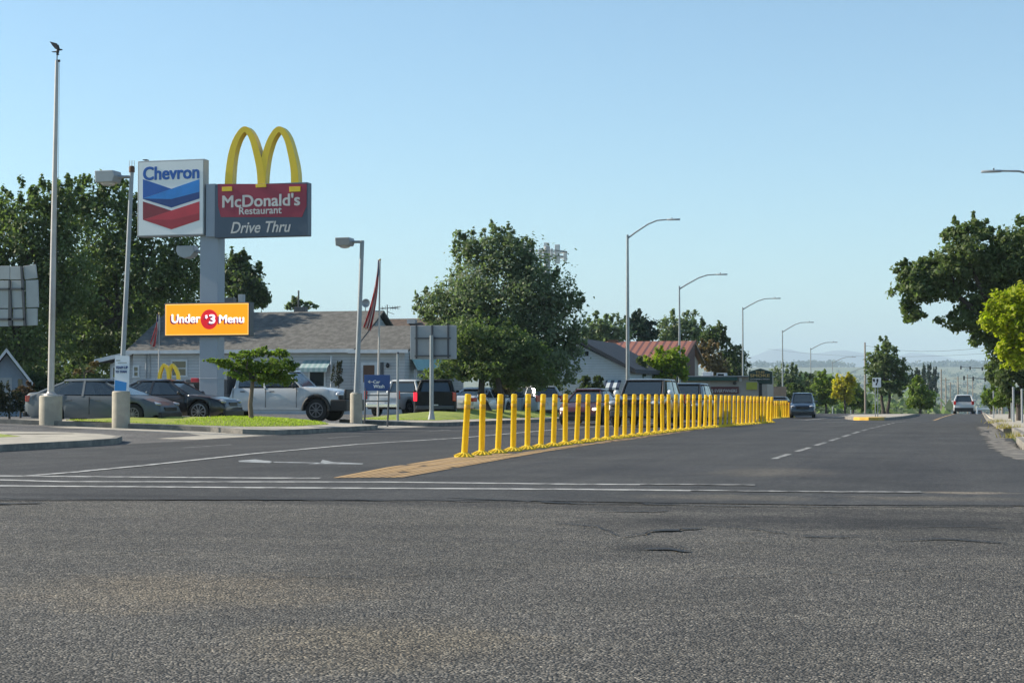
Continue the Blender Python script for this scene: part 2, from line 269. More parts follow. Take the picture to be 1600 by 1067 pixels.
def plastic(name, col):
    m = mat(name, col, .45, 0, .22, 5, stretch=(1, 1, .35)); N, L = m.node_tree.nodes, m.node_tree.links; p = N["Principled BSDF"]
    tr = N.new("ShaderNodeBsdfTranslucent"); tr.inputs[0].default_value = (*col, 1); ms = N.new("ShaderNodeMixShader"); ms.inputs[0].default_value = .38
    L.new(p.outputs[0], ms.inputs[1]); L.new(tr.outputs[0], ms.inputs[2]); L.new(ms.outputs[0], N["Material Output"].inputs[0]); return m
M = dict(
    road=asphalt("worn_asphalt", (.024, .0245, .026), (.062, .061, .060), 110, .4, .3, ((1210, 738, 1.4, 2.2, (1.9, 1.75, 1.5)), (1130, 777, 1.6, .8, (1.9, 1.75, 1.5)), (1440, 779, 1.5, .7, (1.8, 1.65, 1.4)), (1500, 770, .9, .35, (3.5, 3.0, 2.3)), (1350, 735, 2.5, 6, (.75, .75, .78)), (300, 777, 8, .5, (.6, .6, .62)), (1000, 735, 2.5, 3, (.8, .8, .83)))),
    cross=asphalt("coarse_asphalt", (.018, .017, .016), (.124, .115, .101), 72, 1.0, .28, ((800, 789, 14, .8, (.70, .70, .72)), (1350, 815, 3.2, 1.5, (.45, .45, .48)), (1020, 818, 1.3, .9, (.6, .6, .62)), (1010, 855, .5, .5, (.45, .45, .47)), (300, 920, 1.6, 1.6, (1.25, 1.15, 1.0)), (620, 1000, 1.0, 1.2, (1.25, 1.17, 1.02)), (1500, 860, 2, .9, (.8, .8, .82))), (.05, 1.3, 1)),
    lot=asphalt("parking_asphalt", (.06, .058, .055), (.13, .125, .12), 60, .4),
    conc=twotone("concrete", (.42, .38, .31), (.33, .30, .25), 1.2, bump=.25, bs=40),
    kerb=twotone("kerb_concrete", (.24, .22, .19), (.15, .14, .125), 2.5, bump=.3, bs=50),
    brokenc=twotone("broken_concrete", (.21, .19, .16), (.065, .06, .055), 3.0, bump=.8, bs=25),
    paint=twotone("road_paint", (.44, .44, .425), (.10, .10, .10), 3.2, .46, .66, bump=.1),
    paintw=twotone("worn_road_paint", (.30, .30, .29), (.055, .055, .056), 4, .43, .6, bump=.1),
    arrow=twotone("worn_arrow_paint", (.30, .32, .33), (.11, .11, .11), 3, .46, .66, bump=.1),
    ochre=twotone("faded_yellow_paint", (.46, .29, .12), (.20, .14, .085), 2.2, .42, .66, stretch=(3.6, .10, 1), bump=.1),
    tar_and_shade=mat("crack_tar_and_shade", (.012, .012, .013), .7),
    sand=twotone("pale_grit", (.30, .25, .18), (.10, .09, .075), 4, .4, .6),
    lawn=twotone("lawn_ground", (.22, .28, .04), (.30, .33, .06), 2, bump=.8, bs=90),
    blade=leafmat("grass_blade", (.26, .34, .03), (.46, .50, .09), .45, 1.5),
    weed=leafmat("dry_weed", (.28, .22, .06), (.42, .34, .12), .4, 3),
    yellow=plastic("yellow_plastic", (.95, .68, .014)),
    rubber=mat("yellow_rubber_base", (.74, .52, .03), .6, 0, .2, 20),
    galv=mat("galvanised_steel", (.30, .32, .33), .45, .6, .15, 3),
    polepaint=mat("weathered_pole", (.46, .43, .41), .5, .3, .15, 2),
    greypaint=mat("grey_paint", (.27, .31, .37), .5, 0, .06, 1),
    darkgrey=mat("dark_grey_paint", (.06, .065, .075), .5),
    black=mat("black_plastic", (.012, .012, .013), .5),
    tyre=mat("tyre_rubber", (.014, .014, .014), .85),
    rim=mat("alloy_rim", (.45, .46, .48), .3, .8),
    rimd=mat("dull_steel_rim", (.16, .16, .17), .5, .6),
    glass=mat("tinted_glass", (.022, .032, .040), .10, 0, .02, 1, spec=1.0),
    cabin=mat("dark_cabin", (.01, .01, .011), .8),
    chrome=mat("chrome", (.7, .7, .72), .15, 1.0, .03),
    lens=mat("clear_lens", (.55, .56, .58), .12, .4, .05, coat=1),
    redlens=mat("red_lens", (.42, .012, .012), .2, 0, .1, coat=1),
    brakelit=mat("lit_brake_lamp", (1.0, .02, .04), .3, 0, 0, emit=.9),
    lampglint=mat("headlamp_glint", (1.0, .85, .65), .3, 0, 0, emit=1.2),  # emission stands in for daylight glinting on headlamps
    plate=mat("number_plate", (.6, .6, .58), .5),
    white=mat("white_panel", (.62, .65, .68), .4, 0, .04, 1),
    signwhite=mat("sign_white", (.78, .80, .80), .35, 0, .03, 1),
    alu=mat("weathered_aluminium", (.31, .33, .35), .5, .2, .12, 2),
    stripeblue=mat("sign_blue", (.010, .10, .40), .35), blue2=mat("sign_mid_blue", (.02, .22, .62), .35), blue3=mat("sign_dark_blue", (.008, .045, .20), .35),
    red1=mat("sign_red", (.36, .018, .036), .35), red2=mat("sign_bright_red", (.50, .030, .05), .35), red3=mat("sign_dark_red", (.22, .014, .028), .35),
    arch=mat("arch_yellow", (.80, .55, .02), .35, 0, .05, 2),
    mcred=mat("sign_panel_red", (.29, .020, .050), .4, 0, .06, 2), mcdark=mat("sign_slate", (.062, .088, .13), .45, 0, .06, 2),
    cream=mat("sign_lettering", (.60, .57, .55), .5),
    led=mat("screen_orange", (1.0, .34, .0), .4, 0, .03, 60, emit=.46),
    ledred=mat("screen_red", (.62, .006, .016), .4, 0, .03, 60, emit=.45), ledwhite=mat("screen_white", (1, .93, 1), .4, 0, 0, emit=.5),
    ledshade=mat("screen_maroon", (.20, .012, .06), .4, 0, 0, emit=.3), ledrim=mat("screen_rim_orange", (1.0, .5, .12), .4, 0, 0, emit=.6),
    navy=mat("navy_sign", (.020, .065, .22), .4, 0, .05), poster=mat("pale_poster", (.66, .72, .78), .6, 0, .04), posterblue=mat("poster_blue", (.02, .22, .55), .6),
    siding=banded("white_siding", (.43, .45, .47), (.27, .285, .31), 6, 'Z', .14), siding2=banded("blue_siding", (.43, .52, .58), (.30, .37, .42), 6, 'Z', .14),
    shingle=twotone("grey_shingle", (.135, .130, .120), (.085, .082, .076), 3, bump=.8, bs=18), shingle2=twotone("brown_shingle", (.12, .085, .065), (.08, .06, .05), 3, bump=.8, bs=18),
    darkroof=mat("dark_shingle", (.05, .055, .065), .85, 0, .15, 3, .5, 20),
    redroof=banded("red_metal_roof", (.27, .10, .056), (.11, .042, .030), 1.7, 'X', .34, .5, .8),
    trim=mat("white_trim", (.54, .56, .58), .5), window=mat("dark_window", (.02, .025, .03), .1, 0, .05, spec=.8),
    wood=mat("brown_wood", (.11, .055, .032), .7), teal=mat("teal_awning", (.30, .50, .52), .6),
    stucco=mat("tan_stucco", (.40, .35, .30), .85, 0, .1), greenfascia=mat("green_fascia", (.022, .075, .06), .6), maroon=mat("maroon_banner", (.12, .03, .03), .6),
    smokegreen=mat("dark_green_sign", (.010, .035, .025), .5), gold=mat("gold_letter", (.42, .30, .10), .6), lime=mat("yellow_green_sign", (.42, .42, .05), .6),
    bark=mat("bark", (.16, .12, .09), .9, 0, .3, 6, .8, 25), barkd=mat("dark_bark", (.07, .055, .045), .9, 0, .3, 6, .8, 25),
    utility=mat("utility_pole_wood", (.26, .22, .18), .85, 0, .2, 3), wire=mat("wire", (.02, .02, .02), .6),
    flagred=mat("flag_red", (.50, .05, .055), .8), flagwhite=mat("flag_white", (.68, .64, .62), .8), flagblue=mat("flag_blue", (.03, .04, .14), .8),
    bronze=mat("bronze", (.045, .04, .04), .45, .6),
    greencar=mat("grey_paintwork", (.090, .110, .130), .45, .05, .03, coat=.15, spec=.3), blackcar=mat("black_paintwork", (.010, .011, .014), .3, 0, .03, coat=.5),
    mattblack=mat("dull_black_paintwork", (.010, .010, .011), .6, 0, .1, spec=.25),
    whitecar=mat("white_paintwork", (.50, .515, .53), .3, 0, .04, coat=.6), oldwhite=mat("aged_white_paintwork", (.50, .52, .53), .45, 0, .1, coat=.2),
    redcar=mat("maroon_paintwork", (.070, .012, .010), .35, .1, .05, coat=.7), tancar=mat("bronze_paintwork", (.060, .046, .032), .35, .3, .05, coat=.6),
    bluecar=mat("dark_blue_paintwork", (.016, .030, .058), .28, .2, .05, coat=.8), silvercar=mat("pale_silver_paintwork", (.55, .57, .60), .3, .3, .04, coat=.6),
    seat=mat("grey_plastic", (.05, .05, .055), .6), bin=mat("bin_blue", (.03, .06, .25), .5),
    oak=leafmat("oak_leaf", (.086, .119, .047), (.19, .232, .098), .48), dkleaf=leafmat("dark_leaf", (.062, .089, .040), (.138, .17, .072), .45),
    greyleaf=leafmat("grey_green_leaf", (.114, .145, .088), (.238, .275, .165), .48), bright=leafmat("bright_leaf", (.13, .20, .015), (.30, .36, .03), .45),
    lime_l=leafmat("lime_leaf", (.24, .30, .01), (.46, .46, .03), .5), yel=leafmat("yellow_leaf", (.38, .32, .02), (.62, .50, .04), .5),
    midleaf=leafmat("mid_leaf", (.10, .155, .024), (.22, .275, .055), .48), brownl=leafmat("brown_leaf", (.16, .11, .05), (.26, .18, .09), .3),
    pine=leafmat("needle", (.022, .045, .026), (.05, .08, .045), .2), shrub=leafmat("shrub_leaf", (.03, .045, .025), (.09, .08, .05), .3),
    reddish=leafmat("russet_leaf", (.10, .05, .03), (.2, .12, .07), .3),
)
# ------------------------------------------------------------------ foliage
def np_mesh(name, v, nv, m):
    """faces of nv corners each, straight from an array of corner points"""
    me = bpy.data.meshes.new(name); n = len(v); k = n // nv
    me.vertices.add(n); me.vertices.foreach_set("co", np.ascontiguousarray(v, dtype=np.float32).ravel())
    me.loops.add(n); me.loops.foreach_set("vertex_index", np.arange(n, dtype=np.int32))
    me.polygons.add(k); me.polygons.foreach_set("loop_start", np.arange(0, n, nv, dtype=np.int32))
    me.materials.append(m); me.update(); me.validate(); return me
def unit(n):
    d = rng.normal(size=(n, 3)); return d / np.linalg.norm(d, axis=1, keepdims=True)
def leaf_cards(p, size, out=None):
    """one pointed leaf or spray per point: a bent pair of triangles as a rhombus, facing mostly up and outward"""
    n = len(p); nrm = unit(n) * .8 + np.array([0, 0, .45])
    if out is not None: nrm = nrm + out * .6
    nrm /= np.linalg.norm(nrm, axis=1, keepdims=True)
    a = np.cross(nrm, unit(n)); a /= np.linalg.norm(a, axis=1, keepdims=True) + 1e-9
    b = np.cross(nrm, a); s = (size * rng.uniform(.6, 1.35, n))[:, None]
    q = np.stack([p - a * s * .5, p - b * s * .3 + a * s * .05, p + a * s * .5 - nrm * s * .12, p + b * s * .3 + a * s * .05], 1)
    return q.reshape(-1, 3)
def crown_points(lobes, n, spread=.26, hollow=.5):
    """lobes: (centre, radii). Leaves gather in clumps on and inside each lobe, so light and gaps get between them"""
    w = np.array([r[0] * r[2] for c, r in lobes]); w = w / w.sum(); P, O = [], []
    for (c, r), f in zip(lobes, w):
        c, r = np.array(c), np.array(r); m = max(30, int(n * f)); k = max(6, int(m / 38))
        d = unit(k); d[:, 2] = d[:, 2] * .9 + .08
        rad = (hollow + (1 - hollow) * rng.random(k) ** .6)[:, None] * rng.uniform(.86, 1.16, (k, 1))
        cc = d * rad; idx = rng.integers(0, k, m)
        g = rng.normal(size=(m, 3)) * np.array([spread, spread, spread * .8]) * rng.uniform(.55, 1.1, k)[idx][:, None]
        q = (cc[idx] + g * .75); k2 = int(m * .2); q[:k2] = unit(k2) * (rng.random(k2) ** .5 * .7)[:, None]
        P.append(c + q * r); O.append(d[idx])
    return np.concatenate(P), np.concatenate(O)
def spikes(lobes, n, w=.07):
    """upright leading shoots over the top of a crown"""
    out = []; top = max(c[2] + r[2] for c, r in lobes); low = min(c[2] for c, r in lobes)
    for _ in range(n):
        c, r = lobes[rng.integers(0, len(lobes))]; a = rng.uniform(0, 6.28); q = rng.uniform(.1, .85)
        h = r[2] * rng.uniform(.22, .45); x, y = c[0] + r[0] * q * math.cos(a), c[1] + r[1] * q * math.sin(a)
        out.append(((x, y, c[2] + r[2] * math.sqrt(1 - q * q) * .95 + h * .4), (r[0] * rng.uniform(.10, .2), r[1] * rng.uniform(.1, .2), h)))
    return out
def tree(name, label, base, lobes, n, leaf, lm, bark=None, tr=.16, cat="tree", group=None, spread=.26, hollow=.5, stems=1, fork=.45):
    base = Vector(base); root = empty(name, base, 0, label, cat, group)
    p, o = crown_points(lobes + spikes(lobes, int(8 + n / 1500)), n, spread, hollow); p = p - np.array(base)
    me = np_mesh("crown", leaf_cards(p, leaf, o), 4, lm); c = bpy.data.objects.new("crown", me); link(c); c.parent = root
    if bark is not None:
        mb = MB(); lob = sorted(lobes, key=lambda l: -l[1][0])[:7]
        mid = sum((Vector(c_) for c_, _ in lobes), Vector()) / len(lobes)
        low = min(c_[2] - r_[2] * .5 for c_, r_ in lobes)
        top = Vector((mid.x * .6 + base.x * .4, mid.y * .6 + base.y * .4, max(base.z + .5, low + (mid.z - low) * fork)))
        for s in range(stems):
            off = Vector(((s - (stems - 1) / 2) * tr * 2.6, random.uniform(-.1, .1), 0))
            t2 = top + off * 1.5; mp = base.lerp(t2, .5) + off + Vector((random.uniform(-1, 1), random.uniform(-1, 1), 0)) * tr * .8
            mb.tube([base + off - base + Vector((0, 0, -.15)), base.lerp(mp, .25) + off * .5 - base, mp - base, t2 - base], [tr * 1.5, tr * 1.05, tr * .9, tr * .7], 9)
        for c_, r_ in lob:
            e = Vector(c_) - base; k = top.lerp(Vector(c_), .5) - base + Vector((random.uniform(-.3, .3), random.uniform(-.3, .3), r_[2] * .12))
            mb.tube([top - base, k, e], [tr * .6, tr * .38, tr * .14], 7)
            for q in range(3):
                d = Vector((random.uniform(-1, 1), random.uniform(-1, 1), random.uniform(-.2, 1))).normalized()
                mb.tube([k.lerp(e, .5), e + Vector((d.x * r_[0], d.y * r_[1], d.z * r_[2])) * .75], [tr * .22, tr * .05], 5)
        mb.build("trunk", bark, root, smooth=True)
    return root
def px_lobes(zc, lst, deep=.8, jit=.35):
    """lobes as seen (x, y, half-width, half-height in photograph pixels) at distance zc, with real depth of their own"""
    out = []
    for q in lst:
        x, y, rx = q[:3]; ry = q[3] if len(q) > 3 else rx
        k = zc / F_PX; d = zc + random.uniform(-1, 1) * rx * k * jit
        out.append((tuple(at(x, y, d)), (rx * k, rx * k * deep, ry * k)))
    return out
def ground_at(px, zc):
    p = at(px, 600, zc); return Vector((p.x, p.y, lotz(p.x, p.y) if p.x < -19.8 else prof(p.y)))

# ------------------------------------------------------------------ vehicles (built along +x, wheels on z = 0)
def wheel(parent, x, y, side, r, w, rimmat, spokes, twin=.62):
    t = MB().lathe([(r*twin, -w/2), (r*.92, -w/2), (r, -w/2 + .035), (r, w/2 - .035), (r*.92, w/2), (r*twin, w/2)], axis='y', n=28)
    o = t.build("wheel", M['tyre'], parent, smooth=True, ang=40); o.location = (x, y, r)
    h = side * w / 2; k = MB().lathe([(r*twin*1.04, h - side*.05), (r*twin*1.04, h + side*.006), (r*twin*.9, h + side*.006), (r*twin*.86, h - side*.03)], axis='y', n=28)
    for i in range(spokes):
        a = 2 * math.pi * i / spokes; mid = r * twin * .5
        k.box((mid * math.cos(a), h + side*.004, mid * math.sin(a)), (r*twin*.86, .024, r*.085 if spokes > 6 else r*.16), (0, -a, 0))
    k.lathe([(r*.13, h - side*.02), (r*.13, h + side*.02), (r*.03, h + side*.025)], axis='y', n=14)
    k.build("rim", rimmat, o, smooth=True)
def vehicle(name, label, cat, group, loc, rz, paint, s, lights=False, brake=False):
    L, W, wr, xf, xr, clr = s['L'], s['W'], s['wr'], s['xf'], s['xr'], s.get('clr', .22)
    tx, tz = zip(*s['top']); root = empty(name, loc, rz, label, cat, group); ra = wr * 1.13
    xs = set(np.linspace(-L/2, L/2, 34).tolist()) | {-L/2 + .02, -L/2 + .07, L/2 - .02, L/2 - .07} | set(tx)
    for a in (xf, xr):
        xs = {x for x in xs if abs(x - a) > ra + .02}
        xs |= {a + ra * math.cos(t) for t in np.linspace(0, math.pi, 15)} | {a - ra - .006, a + ra + .006}
    rings = []; xs = sorted(xs)
    for x in xs:
        e = abs(x) / (L / 2); hw = W / 2 * (1 - s.get('taper', .13) * e ** 7 - (.03 if e > .97 else 0)); t = float(np.interp(x, tx, tz))
        b = clr + (.10 if e > .9 else 0) + (.06 if e > .985 else 0)
        for a in (xf, xr):
            if abs(x - a) < ra: b = max(b, wr + math.sqrt(max(0, ra * ra - (x - a) ** 2)))
        h = t - b; sh = s.get('shoulder', .93)
        half = [(0, b), (hw*.72, b), (hw*.955, b), (hw*.985, b + h*.10), (hw, b + h*.48), (hw*.985, b + h*.72), (hw*.965, b + h*.86), (hw*sh, b + h*.97), (hw*sh*.82, t), (hw*.3, t + .012), (0, t + .015)]
        rings.append([(x, -y, z) for y, z in half] + [(x, y, z) for y, z in reversed(half[1:-1])])
    body = MB().loft(rings); n = len(rings[0])
    for i, f in enumerate(body.f):
        k = i % n if i < (len(rings) - 1) * n else 5
        if k in (0, 1, n - 1, n - 2): body.m[i] = 1
    for xd in s.get('seams', []):                     # shut lines between the doors
        b0 = clr + .12; t0 = float(np.interp(xd, tx, tz)) - .05
        for y in (-1, 1): body.box((xd, y * (W/2 - .012), (b0 + t0) / 2), (.014, .03, t0 - b0), None, 1)
    bo = body.build("body", [paint, M['black']], root, smooth=True, ang=42)
    zb, H, wb, wt = s['zb'], s['H'], s['wb'] * W / 2, s['wt'] * W / 2; xb0, xb1, xw1, xw0 = s['cab']
    FL = (0, .13, .36, .66, .87, 1); DIP = [s.get('sag', .05) * k for k in (1, .3, 0, 0, .22, .75)]
    lo = [(xb0 + (xw0 - xb0) * u, wb * w) for u, w in zip(FL, (.93, .985, 1, 1, .955, .84))]
    hi = [(xb1 + (xw1 - xb1) * u, wt * w) for u, w in zip(FL, (.91, .98, 1, 1, .975, .9))]
    zt = H - .05
    dip = lambda i, z: z - (DIP[i] if z > zb else 0)
    ring = lambda q, z, k: [(x, -(y - k), dip(i, z)) for i, (x, y) in enumerate(q)] + [(x, y - k, dip(5 - i, z)) for i, (x, y) in enumerate(reversed(q))]
    MB().loft([ring(lo, zb - .08, .02), ring(hi, zt, .02)]).build("cabin", M['cabin'], root)
    # panes: windscreen, rear window, and a pane on each side in as many lights as there are doors
    P = lambda q, z, sg: Vector((q[0], sg * q[1], dip(hi.index(q), z) if q in hi else z))
    def pane(nm, a, b, c, d, u0=.05, u1=.95, v0=.06, v1=.93, th=.012):
        f = lambda u, v: a.lerp(b, u).lerp(d.lerp(c, u), v)
        q = [f(u0, v0), f(u1, v0), f(u1, v1), f(u0, v1)]; nn = (q[1] - q[0]).cross(q[3] - q[0]).normalized()
        cx = f(.5, .5) - Vector(((xb0 + xw0) / 2, 0, zb)); nn = nn if nn.dot(cx) > 0 else -nn
        return MB().loft([[v - nn * .005 for v in q], [v + nn * th for v in q]]).build(nm, M['glass'], root)
    pane("windshield", P(lo[5], zb, -1), P(lo[5], zb, 1), P(hi[5], zt, 1), P(hi[5], zt, -1))
    if not s.get('noback'): pane("rear_window", P(lo[0], zb, -1), P(lo[0], zb, 1), P(hi[0], zt, 1), P(hi[0], zt, -1), .08, .92, .12, .9)
    pil = MB()
    for sg in (-1, 1):
        for i in range(5):
            pane("side_window", P(lo[i], zb, sg), P(lo[i+1], zb, sg), P(hi[i+1], zt, sg), P(hi[i], zt, sg), .25 if i == 0 else 0, .85 if i == 4 else 1, .08, .90)
        for i, wd in ((0, s.get('cpil', .10)), (5, .055)):
            a, b = P(lo[i], zb - .05, sg), P(hi[i], zt + .01, sg); pil.tube([a, a.lerp(b, .5) + Vector((0, sg * .015, .01)), b], [wd, wd * .8, wd * .7], 8)
        for q in s.get('pillars', [.5]):
            f = lambda row, z: Vector((row[0][0] + (row[5][0] - row[0][0]) * q, sg * (float(np.interp(q, FL, [r[1] for r in row])) + .012), z))
            a, b = f(lo, zb - .02), f(hi, zt - (0 if q > .3 else .03)); pil.box((a + b) / 2, (.075, .03, (b - a).length), Vector((0, 0, 1)).rotation_difference(b - a).to_matrix())
    rows = []
    for k, (sx, dz) in enumerate(((1.0, -.03), (1.015, .0), (.98, .035), (.80, .06), (.4, .075))):
        cx = (xb1 + xw1) / 2
        rows.append([((x - cx) * (sx if k > 1 else 1.02 * sx) + cx, y * sx, zt + dz) for x, y, z in ring(hi, zt, -.015)])
    pil.loft(rows); pil.build("roof", paint, root, smooth=True, ang=45)
    for x in (xf, xr):
        for sg in (-1, 1): wheel(root, x, sg * (W/2 - s['ww'] / 2 - .015), sg, wr, s['ww'], s.get('rim', M['rim']), s.get('spokes', 10), s.get('twin', .62))
    hz, tzl = s['hl'], s['tl']
    for sg in (-1, 1):
        y = sg * (W/2 - hz[3]); m = MB().sphere((L/2 - hz[2], y, hz[0]), (hz[4], hz[5], hz[1])); m.build("headlight", M['lampglint'] if lights else M['lens'], root, smooth=True)  # glowing lens imitates a glint, the lamp itself is off
        m = MB(); m.box((-L/2 + tzl[2], sg * (W/2 - tzl[3]), tzl[0]), (tzl[4], tzl[5], tzl[1]), (0, 0, -sg * tzl[6]))
        o = m.build("taillight", M['brakelit'] if brake and sg > 0 else M['redlens'], root, bevel=.02)
        a = Vector((xw0 - .28, sg * (wb + .10), zb + .10)); m = MB().sphere(a, (.07, .11, s.get('mir', .075)), 10, 6); m.box((a.x, sg * (wb + .01), zb + .05), (.04, .12, .04))
        m.build("wing_mirror", s.get('mirmat', paint), root, smooth=True)
        for xd in s.get('handles', []):
            MB().box((xd, sg * (W/2 + .004), zb - .13), (.20, .03, .035)).build("door_handle", s.get('hmat', paint), root, bevel=.01)
    g = s['grille']; m = MB().box((L/2 - .015 + g[3], 0, g[0]), (.05, g[1], g[2])); 
    for q in range(3): m.box((L/2 + .012 + g[3], 0, g[0] - g[2]/2 + g[2] * (q + .5) / 3), (.02, g[1] * .95, .018))
    m.build("grille", s.get('gmat', M['black']), root, bevel=.008)
    fb, rb = s.get('bump', (.30, .2, M['black'])), s.get('rbump', (.34, .16, M['black']))
    MB().box((L/2 - .02, 0, fb[0]), (.12, W * .86, fb[1])).build("front_bumper", fb[2], root, bevel=.03)
    MB().box((-L/2 + .02, 0, rb[0]), (.13, W * .88, rb[1])).build("rear_bumper", rb[2], root, bevel=.03)
    MB().box((-L/2 - .015 + s.get('plx', .0), 0, s.get('plz', .75)), (.02, .32, .16)).build("number_plate", M['plate'], root)
    return root
SEDAN = dict(L=4.85, W=1.84, wr=.335, ww=.22, xf=1.52, xr=-1.30, clr=.20, H=1.47, zb=.92, wb=.93, wt=.64, sag=.10, rim=M['rimd'], cab=(-2.12, -1.10, .38, 1.42),
    top=[(-2.425, .70), (-2.40, .95), (-2.25, 1.04), (-1.8, 1.04), (-.8, .96), (.9, .94), (1.4, .93), (1.85, .85), (2.2, .73), (2.36, .60), (2.425, .46)],
    seams=(-1.05, -.02, 1.02), pillars=(.2, .52), handles=(-.75, .28), hl=(.66, .075, .34, .24, .34, .13), tl=(.84, .20, .14, .26, .3, .36, .55), grille=(.50, .9, .12, .0), taper=.16)
SPORT = dict(SEDAN, L=4.9, H=1.43, xf=1.55, xr=-1.45, wr=.345, rim=M['rim'], sag=.07, twin=.74, spokes=10, zb=.88, cab=(-1.8, -.85, .35, 1.15),
    top=[(-2.45, .72), (-2.42, .93), (-2.2, 1.0), (-1.6, 1.0), (-.8, .92), (.9, .92), (1.2, .92), (1.9, .84), (2.3, .74), (2.41, .62), (2.45, .5)], grille=(.58, .62, .16, -.02), gmat=M['seat'], hl=(.68, .08, .26, .26, .26, .15))
SUV = dict(L=4.75, W=1.88, wr=.36, ww=.23, xf=1.42, xr=-1.42, clr=.26, H=1.74, zb=1.06, wb=.95, wt=.74, cab=(-2.22, -1.95, .42, 1.22),
    top=[(-2.375, .8), (-2.34, 1.08), (-2.1, 1.1), (.9, 1.08), (1.3, 1.07), (1.9, 1.0), (2.25, .90), (2.34, .78), (2.375, .6)],
    seams=(-1.0, .0, .98), pillars=(.3, .72), handles=(-.72, .3), hl=(.82, .09, .18, .26, .20, .2), tl=(1.02, .34, .06, .17, .16, .22, .2), grille=(.72, .9, .18, .02), taper=.10)
PICK = dict(L=5.6, W=1.98, wr=.40, ww=.26, xf=1.78, xr=-1.72, clr=.36, H=1.86, zb=1.20, wb=.93, wt=.74, cab=(-.95, -.80, .55, 1.25),
    top=[(-2.8, 1.0), (-2.79, 1.28), (-1.0, 1.28), (.9, 1.22), (1.4, 1.20), (2.3, 1.10), (2.68, 1.0), (2.76, .9), (2.8, .7)],
    seams=(-.98, .1, 1.15), pillars=(.45,), handles=(-.6, .4), hl=(.92, .1, .10, .22, .16, .2), tl=(1.05, .40, .02, .09, .08, .17, .05), grille=(.92, 1.1, .26, .02), taper=.05,
    bump=(.52, .22, M['chrome']), rbump=(.56, .18, M['black']), plz=.62, spokes=6)
# ------------------------------------------------------------------ ground: terrain to the horizon, road, lot, islands
def grid_mesh(name, xs, ys, zf, m, keep=None):
    mb = MB(); nx = len(xs); mb.v = [(x, y, zf(x, y)) for y in ys for x in xs]
    for j in range(len(ys) - 1):
        for i in range(nx - 1):
            if keep is None or keep((xs[i] + xs[i+1]) / 2, (ys[j] + ys[j+1]) / 2): mb.f.append((j*nx+i, j*nx+i+1, (j+1)*nx+i+1, (j+1)*nx+i))
    mb.m = [0] * len(mb.f); me = bpy.data.meshes.new(name); me.from_pydata(mb.v, [], mb.f); me.materials.append(m)
    o = link(bpy.data.objects.new(name, me)); o["kind"] = "structure"; return o
def fields():
    m = bpy.data.materials.new("valley_fields"); m.use_nodes = True; N, L = m.node_tree.nodes, m.node_tree.links; p = N["Principled BSDF"]
    co = N.new("ShaderNodeTexCoord").outputs["Object"]; mp = N.new("ShaderNodeMapping"); mp.inputs["Scale"].default_value = (.0016, .0042, 1); L.new(co, mp.inputs[0])
    v = N.new("ShaderNodeTexVoronoi"); v.inputs["Scale"].default_value = 1.3; v.distance = 'MANHATTAN'; L.new(mp.outputs[0], v.inputs["Vector"])
    s = N.new("ShaderNodeSeparateColor"); L.new(v.outputs["Color"], s.inputs[0])
    c = ramp(N, L, s.outputs[0], [(0, (.05, .085, .03)), (.3, (.09, .13, .045)), (.55, (.20, .19, .09)), (.75, (.07, .10, .035)), (1, (.30, .24, .13))])
    c = mixc(N, L, 1, c, ramp(N, L, noise(N, L, co, .12, 6), [(.3, (.7, .7, .7)), (.7, (1.25, 1.2, 1.1))]), 'MULTIPLY')
    L.new(c, p.inputs["Base Color"]); p.inputs["Roughness"].default_value = .95; return m
gx = sorted({-12000, -8000, -5500, -3500, -2200, -1400, -900, -600, -420, -300, -220, -160, -130, -100, -80, -60, -50, -40, -34, -30, -27, -24, -21.5, -19.8, -10, 1, 3, 8, 15, 25, 40, 70, 120, 200, 350, 600, 1000, 1800, 3000, 5000, 8000})
gy = sorted(set(list(range(-40, 300, 10)) + [320, 350, 400, 460, 520, 600, 700, 800, 900, 1050, 1200, 1400, 1600, 1900, 2200, 2600, 3000, 3400, 4000, 4600, 5200, 6000, 6500, 7000, 8000, 9000, 12000, 20000, 30000]))
def terr(X, Y):
    z = (lotz(X, Y) if X < -19.8 else prof(Y)) - .08
    if Y > 700: z += 6 * math.sin(X * .0011 + Y * .0007) * min(1, (Y - 700) / 2000) + (10 * math.sin(X * .0006 + 1.3) * sstep(Y, 4500, 6500))
    return z
ground = grid_mesh("ground", gx, gy, terr, fields())

SEAM = [gnd(x, y) for x, y in ((-700, 783), (0, 782), (400, 781), (800, 782), (1000, 785), (1300, 789), (1600, 790), (2400, 792))]
sheet("crossing_road", [[(-120, -18, -.004), (60, -18, -.004), (60, 36, -.004), (-120, 36, -.004)]], M['cross'])
near = [(p.x, p.y, .004) for p in SEAM]
sheet("road", [near + [(near[-1][0], 26.5, .004), (2.2, 26.5, .004), (.55, 36, .004), (-60, 36, .004), (-60, near[0][1], .004)]], M['road'])
ry = [36, 40, 45, 50, 55] + list(range(60, 300, 5)) + [320, 360, 400, 500, 600, 700, 800, 900]
kerb_px = [(1597, 699), (1575.5, 681), (1563, 670), (1552, 662)]
kx_pts = [(g.y, g.x) for g in (gnd(*q) for q in kerb_px)] + [(100, .75), (900, .9)]
def kx(Y): return float(np.interp(Y, [a for a, b in kx_pts], [b for a, b in kx_pts]))
mb = MB(); mb.v = [(x, y, prof(y) + .004) for y in ry for x in (-19.85, -10, -5, kx(y) - (.02 if y > 42 else .3))]
mb.f = [(j*4+i, j*4+i+1, (j+1)*4+i+1, (j+1)*4+i) for j in range(len(ry)-1) for i in range(3)]; mb.m = [0] * len(mb.f)
mb.build("road", M['road'])["kind"] = "structure"
lx = [-100, -70, -50, -40, -34, -31, -29.8, -28, -26, -24, -22, -21, -19.85]
